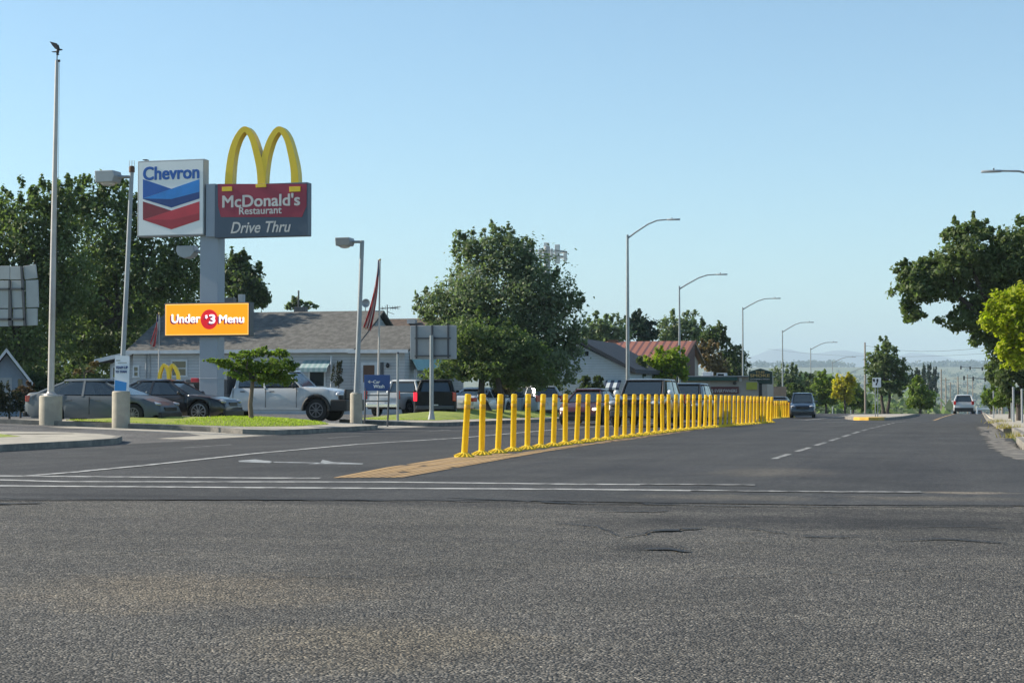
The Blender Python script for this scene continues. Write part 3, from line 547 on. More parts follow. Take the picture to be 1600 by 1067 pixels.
grid_mesh("parking_lot", lx, [36] + list(range(38, 64, 2)) + list(range(65, 125, 5)), lambda x, y: lotz(x, y) + (.004 if x > -19.9 else .005), M['lot'])

def slab(name, poly, h, m_top, m_side, zf, base=-.12, kind="structure", edge=.16):
    """raised slab with a kerb round it: the top follows the ground, the kerb stone is a strip along the edge"""
    n = len(poly); cx = sum(p[0] for p in poly) / n; cy = sum(p[1] for p in poly) / n
    top = [(x, y, zf(x, y) + h) for x, y in poly]; bot = [(x, y, zf(x, y) + base) for x, y in poly]
    inn = []
    for i in range(n):
        a, b, c = Vector(poly[i-1]), Vector(poly[i]), Vector(poly[(i+1) % n])
        t = ((b - a).normalized() + (c - b).normalized()); t = t.normalized() if t.length > .01 else (b - a).normalized()
        q = b + Vector((-t.y, t.x)) * edge; inn.append((q.x, q.y, zf(q.x, q.y) + h))
    mb = MB(); mb.v = top + bot + inn
    mb.f = [(i, i + n, (i+1) % n + n, (i+1) % n) for i in range(n)] + [(i, (i+1) % n, (i+1) % n + 2*n, i + 2*n) for i in range(n)] + [tuple(range(2*n, 3*n))]
    mb.m = [1] * (2*n) + [0]
    o = mb.build(name, [m_top, m_side], None); o["kind"] = kind; return o
isl1 = [(-60, 20), (-20.0, 20), (-19.9, 36.4), (-20.15, 38.2), (-20.9, 39.9), (-22, 41), (-23.6, 41.6), (-60, 41.6)]
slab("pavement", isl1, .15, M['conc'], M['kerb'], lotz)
isl2 = [(-46, 48.7), (-30, 48.7), (-24, 48.6), (-22.4, 48.4), (-21.0, 47.6), (-20.1, 47.9), (-19.9, 49), (-19.9, 56.2), (-20.2, 57.4), (-21.4, 58.2), (-24, 58.6), (-28.5, 58.6), (-28.5, 50.3), (-46, 50.1)]
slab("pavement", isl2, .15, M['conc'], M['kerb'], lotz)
isl3 = [(-23.9, 63.4), (-21.4, 62.7), (-20.3, 63.0), (-19.9, 64.4), (-19.9, 84), (-19.9, 112), (-29, 112), (-29, 88), (-24.1, 86), (-24.0, 66)]
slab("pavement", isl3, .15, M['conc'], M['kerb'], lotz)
def mound(name, poly, rise, m, zf, base=.156, n=18):
    """lawn that swells gently above the pavement inside its outline"""
    xs = [p[0] for p in poly]; ys = [p[1] for p in poly]; P = [Vector(p) for p in poly]
    def inside(x, y):
        c = False
        for i in range(len(P)):
            a, b = P[i-1], P[i]
            if (a.y > y) != (b.y > y) and x < (b.x - a.x) * (y - a.y) / (b.y - a.y) + a.x: c = not c
        return c
    cx, cy = sum(xs) / len(xs), sum(ys) / len(ys); bound = []
    for i in range(len(P)):
        for k in range(6): bound.append(P[i].lerp(P[(i+1) % len(P)], k / 6))
    rings = []; 
    for r in range(7):
        t = r / 6; ring = []
        for b in bound:
            x, y = b.x + (cx - b.x) * t, b.y + (cy - b.y) * t; ring.append((x, y, zf(x, y) + base + rise * (1 - (1 - t) ** 2.2)))
        rings.append(ring)
    mb = MB().loft(rings, 0, False); k = len(bound); mb.f.append(tuple(range(6*k, 7*k))); mb.m.append(0)
    o = mb.build(name, m, None, smooth=True, ang=60); o["kind"] = "structure"
    pts = []; 
    while len(pts) < 1: pts.append(0)
    def h(x, y):
        # radial position of a point towards the centre, by the outline's edge crossed
        d = Vector((x - cx, y - cy)); L_ = d.length + 1e-6; best = 1e9
        for i in range(len(P)):
            a, b = P[i-1] - Vector((cx, cy)), P[i] - Vector((cx, cy)); e = b - a; den = d.x * e.y - d.y * e.x
            if abs(den) < 1e-9: continue
            s_ = (a.x * e.y - a.y * e.x) / den; u = (a.x * d.y - a.y * d.x) / den
            if s_ > 0 and -.001 <= u <= 1.001: best = min(best, s_)
        t = 1 - 1 / max(best, 1); return zf(x, y) + base + rise * (1 - (1 - t) ** 2.2)
    return inside, h, (min(xs), max(xs), min(ys), max(ys))
def blades(name, lawns, per_m2, m, hgt):
    V = []
    for inside, h, (x0, x1, y0, y1) in lawns:
        for _ in range(int((x1 - x0) * (y1 - y0) * per_m2)):
            x, y = random.uniform(x0, x1), random.uniform(y0, y1)
            if not inside(x, y): continue
            z = h(x, y) - .01; a = random.uniform(0, 6.28); w = random.uniform(.010, .022); l = random.uniform(.6, 1.3) * hgt
            dx, dy = math.cos(a) * w, math.sin(a) * w; tx_, ty_ = random.gauss(0, .4) * l, random.gauss(0, .4) * l
            V += [(x - dx, y - dy, z), (x + dx, y + dy, z), (x + tx_, y + ty_, z + l)]
    o = link(bpy.data.objects.new(name, np_mesh(name, np.array(V), 3, m))); return tag(o, "short green grass covering the kerbside lawns", "grass", kind="stuff")
L1 = mound("lawn", [(-50, 22), (-23.4, 30), (-23.0, 38.6), (-25, 40.4), (-50, 40.4)], .06, M['lawn'], lotz)
L2 = mound("lawn", [(-27.8, 49.3), (-24.2, 49.3), (-21.9, 50.0), (-21.2, 52.2), (-21.3, 55.5), (-22.2, 57.2), (-24.1, 57.8), (-24.2, 50.6), (-27.8, 50.0)], .20, M['lawn'], lotz)
L3 = mound("lawn", [(-23.7, 65.0), (-22.6, 65.0), (-21.4, 68.0), (-21.3, 86), (-22, 104), (-28.5, 104), (-28.6, 89), (-23.8, 87)], .30, M['lawn'], lotz)
blades("grass", [L2, L3], 260, M['blade'], .06)
# the walk up the near island and the pale apron between the kerbs
sheet("path", [[(-24.1, 39.6, lotz(-24.1, 39.6) + .154), (-22.8, 40.9, lotz(-22.8, 40.9) + .154), (-23.2, 41.2, lotz(-23.2, 41.2) + .154), (-25.6, 40.9, lotz(-25.6, 40.9) + .154)]], M['conc'])
sheet("kerb_ramp", [[(x, y, lotz(x, y) + .010) for x, y in ((-20.0, 42.2), (-19.95, 46.9), (-21.1, 47.3), (-22.3, 48.2), (-27, 48.3), (-27, 46.8), (-22.2, 46.4), (-21.2, 45.2), (-21.1, 42.2))]], M['conc'])
sheet("kerb_ramp", [[(x, y, lotz(x, y) + .010) for x, y in ((-20.0, 58.4), (-20.0, 62.6), (-21.4, 62.6), (-21.3, 58.4))]], M['conc'])

# right-hand pavement, its kerb broken towards the crossing
def rs(Y0, Y1, name, inset=0):
    ys = list(np.linspace(Y0, Y1, max(3, int((Y1 - Y0) / 4)))); 
    poly = [(kx(y) + inset, y) for y in ys]; poly = [(4.6, Y0)] + poly[:1] + poly[1:] + [(4.6, Y1)]
    poly = poly[::-1]
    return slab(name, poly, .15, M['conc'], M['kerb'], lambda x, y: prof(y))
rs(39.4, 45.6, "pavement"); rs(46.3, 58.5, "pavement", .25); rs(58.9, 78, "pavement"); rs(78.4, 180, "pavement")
def ragged(name, poly, z, m, jit=.15):
    out = []
    for i in range(len(poly)):
        a, b = Vector(poly[i]), Vector(poly[(i+1) % len(poly)]); n = max(2, int((b - a).length / .5))
        for k in range(n):
            p = a.lerp(b, k / n); out.append((p.x + random.uniform(-jit, jit), p.y + random.uniform(-jit, jit), prof(p.y) + z))
    return sheet(name, [out], m)
ragged("gutter", [(.1, 70), (.74, 70), (.78, 52), (1.0, 39.6), (1.5, 36), (2.4, 31), (2.6, 28), (1.3, 29), (.45, 36), (.35, 46)], .010, M['brokenc'], .13)
ragged("gutter_grit", [(1.4, 36), (2.6, 36), (5, 33), (5, 27), (2.9, 28)], .008, M['brokenc'], .2)
sheet("verge", [[(4.6, 30, .0), (40, 30, .0), (40, 60, .0), (4.6, 60, .0)], [(4.6, 60, .0), (40, 60, .0), (40, 110, -.36), (4.6, 110, -.36)], [(4.6, 110, -.36), (40, 110, -.36), (40, 180, -.8), (4.6, 180, -.8)]], M['sand'])

# ------------------------------------------------------------------ road markings
def ribbon(pts, w, z=.009):
    P = [Vector((p[0], p[1])) for p in pts]; Q = []
    for a, b in zip(P, P[1:]):
        n = max(1, int((b - a).length / 2)); Q += [a.lerp(b, k / n) for k in range(n)]
    Q.append(P[-1]); out = []
    for i in range(len(Q) - 1):
        t = (Q[i+1] - Q[i]).normalized(); s = Vector((-t.y, t.x)) * w / 2
        t0 = (Q[i] - Q[i-1]).normalized() if i else t; s0 = Vector((-(t + t0).normalized().y, (t + t0).normalized().x)) * w / 2
        t1 = (Q[i+2] - Q[i+1]).normalized() if i + 2 < len(Q) else t; s1 = Vector((-(t + t1).normalized().y, (t + t1).normalized().x)) * w / 2
        out.append([(Q[i] - s0).to_tuple() + (prof(Q[i].y) + z,), (Q[i] + s0).to_tuple() + (prof(Q[i].y) + z,), (Q[i+1] + s1).to_tuple() + (prof(Q[i+1].y) + z,), (Q[i+1] - s1).to_tuple() + (prof(Q[i+1].y) + z,)])
    return out
G = lambda *q: [gnd(x, y) for x, y in q]
sheet("road_marking", ribbon(G((-300, 748.5), (0, 750.2), (100, 753), (600, 753.6), (900, 757), (1000, 757.4)), .22), M['paint'])
sheet("road_marking", ribbon(G((1000, 757.4), (1180, 758.8)), .20, .0135), M['paintw'])
sheet("road_marking", ribbon(G((-300, 758), (0, 759.6), (400, 762.4), (900, 765), (1080, 767)), .25), M['paint'])
sheet("road_marking", ribbon(G((1080, 767), (1250, 769), (1440, 770)), .24, .0135), M['paintw'])
sheet("road_marking", ribbon(G((-300, 744), (0, 744), (400, 747.3), (500, 747.6)), .26), M['paint'])
sheet("road_marking", ribbon(G((40, 744.5), (110, 739), (230, 727.5), (400, 709), (560, 694.5), (720, 684.6)) + [Vector((-13.95, 60, 0)), Vector((-13.9, 100, 0))], .17, .013), M['paint'])
mk = []
for y0 in np.arange(32.5, 96, 4.4): mk += ribbon([(-3.62, y0), (-3.62, y0 + 2.9)], .13)
sheet("road_marking", mk, M['paintw'])
mk = []
for y0 in np.arange(36, 100, 9): mk += ribbon([(-17.3, y0), (-17.3, y0 + 2.6)], .12)
sheet("road_marking", mk, M['paintw'])
sheet("road_marking", ribbon([(-2.4, 110), (-2.2, 135), (-1.6, 160)], .14), M['ochre'])
sheet("road_marking", ribbon([(-10.4, 104), (-10.0, 118), (-9.6, 150)], .16), M['paint'])
sheet("road_marking", ribbon(G((1440, 655), (1350, 656), (1290, 655.5)), .25, .02), M['paintw'])
ar = lambda *q: [(p.x, p.y, .010) for p in G(*q)]
sheet("turn_arrow", [ar((372, 720.3), (398, 718.2), (421, 720.6), (428, 722.4), (421, 724), (374, 722.2)), ar((421, 721.8), (500, 723.4), (508, 724.6), (428, 723.3)),
    ar((504, 718.8), (522, 722.6), (568, 724.6), (566, 725.9), (500, 725.4), (480, 725.8), (500, 723.9))], M['arrow'])
med = [gnd(*q) for q in ((516, 747.4), (600, 731), (660, 722), (715, 713.5), (760, 706.5))]
far_l = [Vector((-9.95, y, 0)) for y in (40, 60, 83)]; far_r = [Vector((x, y, 0)) for x, y in ((-9.1, 83), (-9.0, 60), (-8.85, 42))]
rgt = [gnd(*q) for q in ((860, 705), (760, 723.5), (690, 736), (632, 746.6))]
ml, mr_ = med + far_l, (far_r + rgt)[::-1]
def resample(P, n):
    P = [Vector((p[0], p[1])) for p in P]; ys = [p.y for p in P]; xs = [p.x for p in P]; q = np.linspace(ys[0], ys[-1], n); return np.interp(q, ys, xs), q
lx_, ly_ = resample(ml, 150); rx_, ry_ = resample(mr_, 150); quads = []
cuts = sorted([0.02, .98] + [(.02 + k * .107 + random.uniform(-.02, .02)) for k in range(1, 9)])
for a, b in zip(cuts, cuts[1:]):
    for i in range(149):
        far_ = ly_[i] > 33.5                          # along the posts only the outer edge of the old paint is left
        if far_ and (a < .62 or random.random() < min(.75, (ly_[i] - 33) / 40)): continue
        if not far_ and random.random() < .012: continue
        g0 = .011 + .007 * math.sin(i * .23 + a * 40); g1 = .011 + .007 * math.sin((i + 1) * .23 + a * 40); e0, e1 = a + .011, b - .011
        f = lambda t, k: (lx_[k] + (rx_[k] - lx_[k]) * t, ly_[k] + (ry_[k] - ly_[k]) * t)
        quads.append([(x, y, prof(y) + .012) for x, y in (f(a + g0, i), f(b - g0, i), f(b - g1, i + 1), f(a + g1, i + 1))])
sheet("median_marking", quads, M['ochre'])
# cracks and seams, plus one painted lip shadow: narrow dark strips
def dark_strip(pts, w, jit=1.3):
    g = G(*pts); Q = []
    for a, b in zip(g, g[1:]):
        n = max(2, int((b - a).length / .12)); Q += [a.lerp(b, k / n) + Vector((random.gauss(0, .02), random.gauss(0, .03), 0)) * jit for k in range(n)]
    out = []
    for i in range(len(Q) - 1):
        w0, w1 = [w * (.35 + .65 * abs(math.sin(j * .37 + len(pts)))) for j in (i, i + 1)]
        out.append([(Q[i].x, Q[i].y - w0, .0085), (Q[i].x, Q[i].y + w0, .0085), (Q[i+1].x, Q[i+1].y + w1, .0085), (Q[i+1].x, Q[i+1].y - w1, .0085)])
    return out
ck = dark_strip([(970, 838), (1000, 834), (1020, 829.5), (1060, 828), (1090, 825), (1112, 822.5)], .10) + dark_strip([(1000, 859), (1040, 858), (1062, 860.5), (1080, 861)], .06) + dark_strip([(1062, 860), (1068, 846)], .02)
ck += dark_strip([(1140, 848), (1215, 846.5)], .02) + dark_strip([(1260, 838), (1365, 839)], .045) + dark_strip([(1390, 845), (1480, 842), (1600, 850)], .045) + dark_strip([(1400, 823), (1530, 822), (1600, 828)], .025)
ck += dark_strip([(400, 905), (470, 899), (560, 903), (690, 896)], .012) + dark_strip([(690, 896), (760, 884), (850, 880)], .012) + dark_strip([(1120, 905), (1250, 893), (1330, 897), (1480, 885)], .014) + dark_strip([(80, 870), (200, 862), (330, 866)], .014) + dark_strip([(860, 818), (930, 822), (972, 838)], .03) + dark_strip([(1112, 822), (1180, 826), (1260, 838)], .025)
ck += dark_strip([(-60, 788), (30, 787), (95, 785)], .10) + dark_strip([(-200, 778), (0, 779), (400, 781), (800, 784), (1150, 791), (1600, 792)], .045) + dark_strip([(930, 799.5), (1000, 799), (1060, 798)], .06)  # first strip paints the pavement lip's shadow; the rest are seams and cracks
ck += dark_strip([(145, 811), (190, 807)], .03) + dark_strip([(240, 806), (280, 803)], .02) + dark_strip([(700, 778), (900, 787), (1100, 788)], .05) + dark_strip([(960, 729), (1000, 734), (1190, 738)], .02) + dark_strip([(1280, 724), (1262, 738), (1250, 748)], .015)
sheet("road_crack_and_shade", ck, M['tar_and_shade'])

# raised median with a painted nose
medp = [(-9.4, 205), (-9.3, 135), (-8.3, 117), (-7.2, 109.6), (-6.75, 108.2), (-6.2, 107.8), (-5.7, 108.3), (-5.2, 111), (-4.6, 122), (-4.4, 140), (-4.4, 205)]
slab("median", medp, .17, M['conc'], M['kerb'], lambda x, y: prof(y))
nose = [(-7.25, 109.55), (-6.8, 108.12), (-6.2, 107.7), (-5.64, 108.2), (-5.3, 110.6), (-6.2, 110.2)]
mb = MB(); mb.prism(nose, prof(108) - .05, prof(108) + .19, 'xy'); mb.build("median_nose", mat("median_yellow", (.62, .36, .05), .7, 0, .2, 3), None, bevel=.04)["kind"] = "structure"

# ------------------------------------------------------------------ mountains beyond the valley
def hills():
    xs = np.linspace(-9000, 5500, 150); ys = np.linspace(12500, 17500, 16); pk = {}
    from mathutils import noise as mn
    def z(x, y):
        t = (y - 12500) / 5000; e = math.sin(math.pi * min(1, t * .85 + .03)) ; px = HW + F_PX * ((Vector((x, y, 0)).dot(RGT)) / (Vector((x, y, 0)).dot(FWD)))
        base = 235 + 95 * math.exp(-((px - 1215) / 45) ** 2) + 70 * math.exp(-((px - 1332) / 38) ** 2) + 40 * math.exp(-((px - 1290) / 80) ** 2) + 55 * math.exp(-((px - 1440) / 60) ** 2)
        n = mn.fractal(Vector((x * .0011, y * .0011, 3.1)), 1.0, 2.0, 5)
        return 40 + max(0, e) * (base + 75 * n)
    o = grid_mesh("mountains", list(xs), list(ys), z, mat("mountain_rock", (.16, .17, .18), .95, 0, .25, .004))
    o.data.shade_smooth()
hills()
# the air between: pale haze from the road to the far range
hz = MB(); hz.bb((-13500, -60, -60), (9500, 19000, 560)); ho = hz.build("haze", bpy.data.materials.new("haze_air")); ho["kind"] = "stuff"; ho["label"] = "pale summer haze filling the valley air"; ho["category"] = "haze"
hm = ho.data.materials[0]; hm.use_nodes = True; hn = hm.node_tree; hn.nodes.clear(); pv = hn.nodes.new("ShaderNodeVolumePrincipled")
pv.inputs["Color"].default_value = (.66, .85, 1.0, 1); pv.inputs["Density"].default_value = 1.15e-4; pv.inputs["Anisotropy"].default_value = .0
hn.links.new(pv.outputs[0], hn.nodes.new("ShaderNodeOutputMaterial").inputs["Volume"])
# ------------------------------------------------------------------ delineator posts
dp = empty("delineator_post", (0, 0, 0))
mb = MB().lathe([(.058, .05), (.061, .12), (.061, 1.06), (.063, 1.065), (.063, 1.085), (.061, 1.09), (.061, 1.205), (.05, 1.22), (.02, 1.224)], n=18); mb.build("post", M['yellow'], dp, smooth=True)
mb = MB().lathe([(.19, 0), (.195, .022), (.15, .045), (.09, .075), (.062, .10)], n=20)
for i in range(14):
    a = 2 * math.pi * i / 14; mb.box((.135 * math.cos(a), .135 * math.sin(a), .042), (.13, .022, .05), (0, .42, a))
mb.build("base", M['rubber'], dp, smooth=True, ang=25)
mb = MB().lathe([(.0615, .93), (.063, .935), (.063, 1.01), (.0615, 1.015)], n=18); mb.build("reflective_band", mat("amber_band", (.80, .40, .01), .3, 0, .05), dp, smooth=True)
def put_post(i, first, label, group):
    o = dp if first else copy_tree(dp); return tag(o, label, "road post", group)
G1, G2 = "yellow posts along the near median", "yellow posts past the gap"
for i in range(42):
    y = 31.9 + 1.216 * i; lab = "plain yellow tubular post between the head and the end of the long near row"
    if i == 0: lab = "yellow tubular post at the head of the long row, largest of all the posts"
    if i == 1: lab = "second yellow post of the long row, just behind the largest one"
    if i == 41: lab = "last yellow post of the long row, where the row ends before the gap"
    o = put_post(i, i == 0, lab, G1); x = -9.47 + .012 * (i - 20) * (i > 20)
    o.location = (x, y, prof(y)); o.rotation_euler = (R(random.gauss(.2, 1.0)), R(random.gauss(1.5, .9)), random.uniform(-.25, .25))
for i in range(15):
    y = 112.6 + 1.16 * i; o = put_post(i, False, "small yellow post in the short second row past the gap, near the dark blue car", G2)
    x = -12.95; o.location = (x, y, prof(y) + .0); o.rotation_euler = (R(random.gauss(0, .8)), R(random.gauss(.8, .8)), random.uniform(-.25, .25))

# ------------------------------------------------------------------ pylon sign
PYY = 57.3
def pxz(px, py, Y=PYY): p = aty(px, py, Y); return p.x, p.z
def front_box(mb, px0, py0, px1, py1, Y, d, mi=0):
    x0, z1 = pxz(px0, py0, Y); x1, _ = pxz(px1, py0, Y); _, z0 = pxz((px0 + px1) / 2, py1, Y); _, z1 = pxz((px0 + px1) / 2, py0, Y)
    return mb.bb((x0, Y, z0), (x1, Y + d, z1), mi)
def face(mb, pts, Y, d=.012, mi=0):
    return mb.prism([pxz(x, y, Y) for x, y in pts], Y - d, Y, 'xz', mi)
bx, _ = pxz(326, 600); py0 = empty("pylon_sign", (bx, PYY + .45, lotz(bx, PYY)), 0, "tall grey pylon with petrol board, double yellow arches and an orange screen", "pylon sign")
mb = MB(); x0 = pxz(312, 500, PYY + .12)[0]; x1 = pxz(340, 500, PYY + .12)[0]; zt = pxz(326, 288.5, PYY + .12)[1]
mb.bb((x0, PYY + .12, lotz(bx, PYY) - .1), (x1, PYY + .72, zt)); mb.bb((x0 - .01, PYY + .11, pxz(326, 592)[1]), (x1 + .01, PYY + .73, pxz(326, 590.6)[1]))
mb.build("column", M['greypaint'], py0, True, bevel=.01)
mb = MB(); Y = PYY - .05; front_box(mb, 322, 287.5, 336.6, 370, Y + .06, .3); mb.build("link_panel", M['greypaint'], py0, True)
# petrol board
mb = MB(); front_box(mb, 215.2, 250.2, 319, 369, Y, .42); cb = mb.build("petrol_board", M['alu'], py0, True, bevel=.02)
mb = MB(); front_box(mb, 217.2, 252.4, 317.4, 366.8, Y - .012, .01); mb.build("board_face", M['signwhite'], cb, True)
z2 = lambda pts: [(x / 5.3333 + 200, y / 5.3333 + 180) for x, y in pts]
Yl = Y - .014
for nm, mt, pts in (("upper_chevron", 'stripeblue', [(125, 535), (362, 615), (125, 694)]), ("upper_chevron", 'blue2', [(362, 615), (596, 535), (596, 640), (470, 672), (362, 700), (125, 696)]),
        ("upper_chevron", 'blue3', [(125, 696), (362, 700), (470, 672), (596, 640), (596, 696), (362, 772), (125, 700)]),
        ("lower_chevron", 'red3', [(125, 720), (362, 796), (125, 872)]), ("lower_chevron", 'red2', [(362, 796), (596, 720), (596, 815), (470, 850), (362, 872), (125, 873)]),
        ("lower_chevron", 'red1', [(125, 873), (362, 872), (470, 850), (596, 815), (596, 875), (362, 953)])):
    mb = MB(); face(mb, z2(pts), Yl, .01); mb.build(nm, M[mt], cb, True)
def sign_text(nm, s, zx0, zy0, zx1, zy1, Y, m, par, z=z2, **kw):
    (a, b), = z([(zx0, zy0)]); (c, d), = z([(zx1, zy1)]); xa, za = pxz(a, b, Y); xb, zb = pxz(c, d, Y)
    return letters(nm, s, ((xa + xb) / 2, Y, (za + zb) / 2), m, par, width=xb - xa, height=za - zb, **kw)
sign_text("lettering", "Chevron", 124, 432, 597, 530, Yl, M['stripeblue'], cb, bold=.045)
MB().bb((pxz(222, 250)[0], Y + .1, pxz(222, 250.4)[1]), (pxz(228, 250)[0], Y + .3, pxz(222, 249)[1])).build("lifting_eye", M['darkgrey'], cb, True)
# restaurant board
mb = MB(); front_box(mb, 335.5, 287.2, 480.6, 370.2, Y + .02, .40); rb = mb.build("restaurant_board", M['mcdark'], py0, True, bevel=.02)
mb = MB(); mb.prism([pxz(x, y, Y + .018) for x, y in z2([(748, 574), (1490, 574), (1488, 760), (1450, 850), (775, 850), (752, 760)])], Y + .006, Y + .018, 'xz'); mb.build("red_panel", M['mcred'], rb, True)
Ym = Y + .004
sign_text("lettering", "McDonald's", 785, 668, 1436, 754, Ym, M['cream'], rb, bold=.035)
sign_text("lettering", "Restaurant", 926, 769, 1282, 820, Ym, M['cream'], rb, bold=.025)
sign_text("lettering", "Drive Thru", 857, 893, 1358, 974, Y + .018, M['cream'], rb, shear=.28, bold=.02)
def arch(pts, parent, w0, w1, dy, Y):
    q = []
    pv = [Vector(p) for p in pts]
    for i in range(len(pv) - 1):                      # Catmull-Rom through the measured centre line
        p0, p1, p2, p3 = pv[max(0, i-1)], pv[i], pv[i+1], pv[min(len(pv)-1, i+2)]
        for k in range(8):
            t = k / 8; q.append(.5 * ((2*p1) + (p2 - p0)*t + (2*p0 - 5*p1 + 4*p2 - p3)*t*t + (3*p1 - p0 - 3*p2 + p3)*t*t*t))
    q.append(pv[-1]); zmin, zmax = min(v.y for v in q), max(v.y for v in q); rings = []
    for i, v in enumerate(q):
        t = (q[min(i+1, len(q)-1)] - q[max(i-1, 0)]).normalized(); nn = Vector((-t.y, t.x)); f = (v.y - zmin) / (zmax - zmin); w = (w0 + (w1 - w0) * f ** 1.4) / 2
        a, b = v + nn * w, v - nn * w
        rings.append([(a.x, Y, a.y), (b.x, Y, b.y), (b.x, Y + dy, b.y), (a.x, Y + dy, a.y)])
    return MB().loft(rings).build("arch", M['arch'], parent, True, smooth=True, ang=30, bevel=.02)
za = lambda pts, Y: [pxz(x / 5.3333 + 200, y / 5.3333 + 180, Y) for x, y in pts]
Ya = Y + .05
arch(za([(835, 612), (845, 450), (868, 300), (912, 180), (972, 118), (1028, 180), (1072, 320), (1102, 460), (1112, 596)], Ya), rb, .30, .205, .36, Ya)
arch(za([(1112, 596), (1124, 450), (1150, 310), (1196, 185), (1258, 118), (1318, 185), (1358, 320), (1384, 460), (1390, 612)], Ya + .006), rb, .29, .205, .37, Ya + .006)
mb = MB()
for a, b, c, d in ((783, 598, 866, 634), (1064, 575, 1150, 602), (1344, 596, 1436, 638)):
    (p, q), (r, s) = z2([(a, b), (c, d)]); front_box(mb, p, q, r, s, Y - .03, .05)
mb.build("arch_foot", M['arch'], rb, True, bevel=.008)
# message screen
mb = MB(); front_box(mb, 257.2, 472.8, 390, 525.8, Y, .40); sb = mb.build("screen_cabinet", M['darkgrey'], py0, True, bevel=.015)
mb = MB(); front_box(mb, 258.6, 474.6, 388.2, 523.4, Y - .008, .006); mb.build("screen_edge", M['ledrim'], sb, True)
mb = MB(); front_box(mb, 259.8, 476, 387, 522, Y - .012, .008); mb.build("screen", M['led'], sb, True)
z4 = lambda pts: [(x / 4.4467 + 240, y / 4.4467 + 440) for x, y in pts]; Ys = Y - .015
cxz = pxz(387 / 4.4467 + 240, 263 / 4.4467 + 440, Ys); rr = pxz(447 / 4.4467 + 240, 500, Ys)[0] - pxz(387 / 4.4467 + 240, 500, Ys)[0]
MB().prism([(cxz[0] + rr * math.cos(a), cxz[1] + rr * 1.06 * math.sin(a)) for a in np.linspace(0, 2*math.pi, 40)[:-1]], Ys - .004, Ys, 'xz').build("red_disc", M['ledred'], sb, True)
for dx, dy, dY, mt in ((-9, 9, 0, 'ledshade'), (0, 0, .006, 'ledwhite')):
    for s, a, b, c, d in (("Under", 124, 228, 326, 286), ("Menu", 454, 232, 630, 286), ("$", 358, 232, 376, 258), ("3", 384, 228, 430, 292)):
        sign_text("screen_lettering" if dY else "letter_shadow", s, a + dx, b + dy, c + dx, d + dy, Ys - .006 - dY, M[mt], sb, z=z4, bold=.04, depth=.002)
# floodlight on the column, behind the petrol board
fx, fz = pxz(293, 394, PYY + .4); mb = MB(); mb.prism([(-.34, .22), (.30, .22), (.36, .0), (.22, -.18), (-.05, -.24), (-.30, -.12), (-.37, .05)], -.2, .25, 'xz'); mb.v = [(x + fx, y + PYY + .4, z + fz) for x, y, z in mb.v]
mb.bb((fx + .3, PYY + .35, fz - .05), (x0 + .02, PYY + .45, fz + .05)); mb.build("floodlight", M['alu'], py0, True, bevel=.02)

# ------------------------------------------------------------------ flagpole with eagle
def conc_base(root, r, h, n=24):
    return MB().lathe([(r, -.2), (r, h - .03), (r - .03, h), (r * .5, h + .004)], n=n).build("concrete_base", M['conc'], root, smooth=True)
p = at(79, 660, 54.5); zf = lotz(p.x, p.y) + .15; fp = empty("flagpole", (p.x, p.y, zf), 0, "bare flagpole topped by an eagle, on a round concrete base by the grey sedan", "flagpole")
conc_base(fp, .355, .78)
H = at(84, 95, 54.5).z - zf; MB().tube([(0, 0, .7), (.05, 0, H * .5), (.12, 0, H)], [.105, .09, .055], 16).build("pole", M['polepaint'], fp, smooth=True)
MB().lathe([(.22, .78), (.2, .83), (.13, .86), (.11, .9)], n=20).build("collar", M['polepaint'], fp, smooth=True)
mb = MB(); mb.tube([(.12, 0, H - .02), (.125, 0, H + .17)], .018, 8); mb.box((.165, 0, H - .02), (.12, .05, .07)); mb.build("truck", M['bronze'], fp)
eg = lambda x, y: ((x - 200) * .0049 + .125, (198 - y) * .0049 + H + .165)
mb = MB(); c = eg(203, 175); mb.sphere((c[0], 0, c[1]), (.055, .05, .075)); c = eg(218, 164); mb.sphere((c[0], 0, c[1]), (.05, .035, .03)); mb.prism([eg(*q) for q in ((224, 158), (238, 162), (237, 167), (224, 170))], -.015, .015)
mb.prism([eg(*q) for q in ((150, 108), (178, 116), (203, 124), (206, 146), (216, 160), (206, 166), (190, 158), (172, 138))], -.05, -.02)
mb.prism([eg(*q) for q in ((158, 112), (182, 120), (205, 130), (214, 158), (204, 164), (186, 150))], .03, .06)
mb.prism([eg(*q) for q in ((164, 173), (196, 172), (198, 180), (166, 178))], -.03, .03); mb.prism([eg(*q) for q in ((196, 184), (208, 184), (214, 198), (196, 199))], -.02, .02)
mb.build("eagle_finial", M['bronze'], fp, bevel=.008)
mb = MB(); mb.tube([(.21, 0, H - .05), (.20, 0, H * .6), (.16, .0, 1.8)], .006, 5); mb.build("halyard", M['wire'], fp)

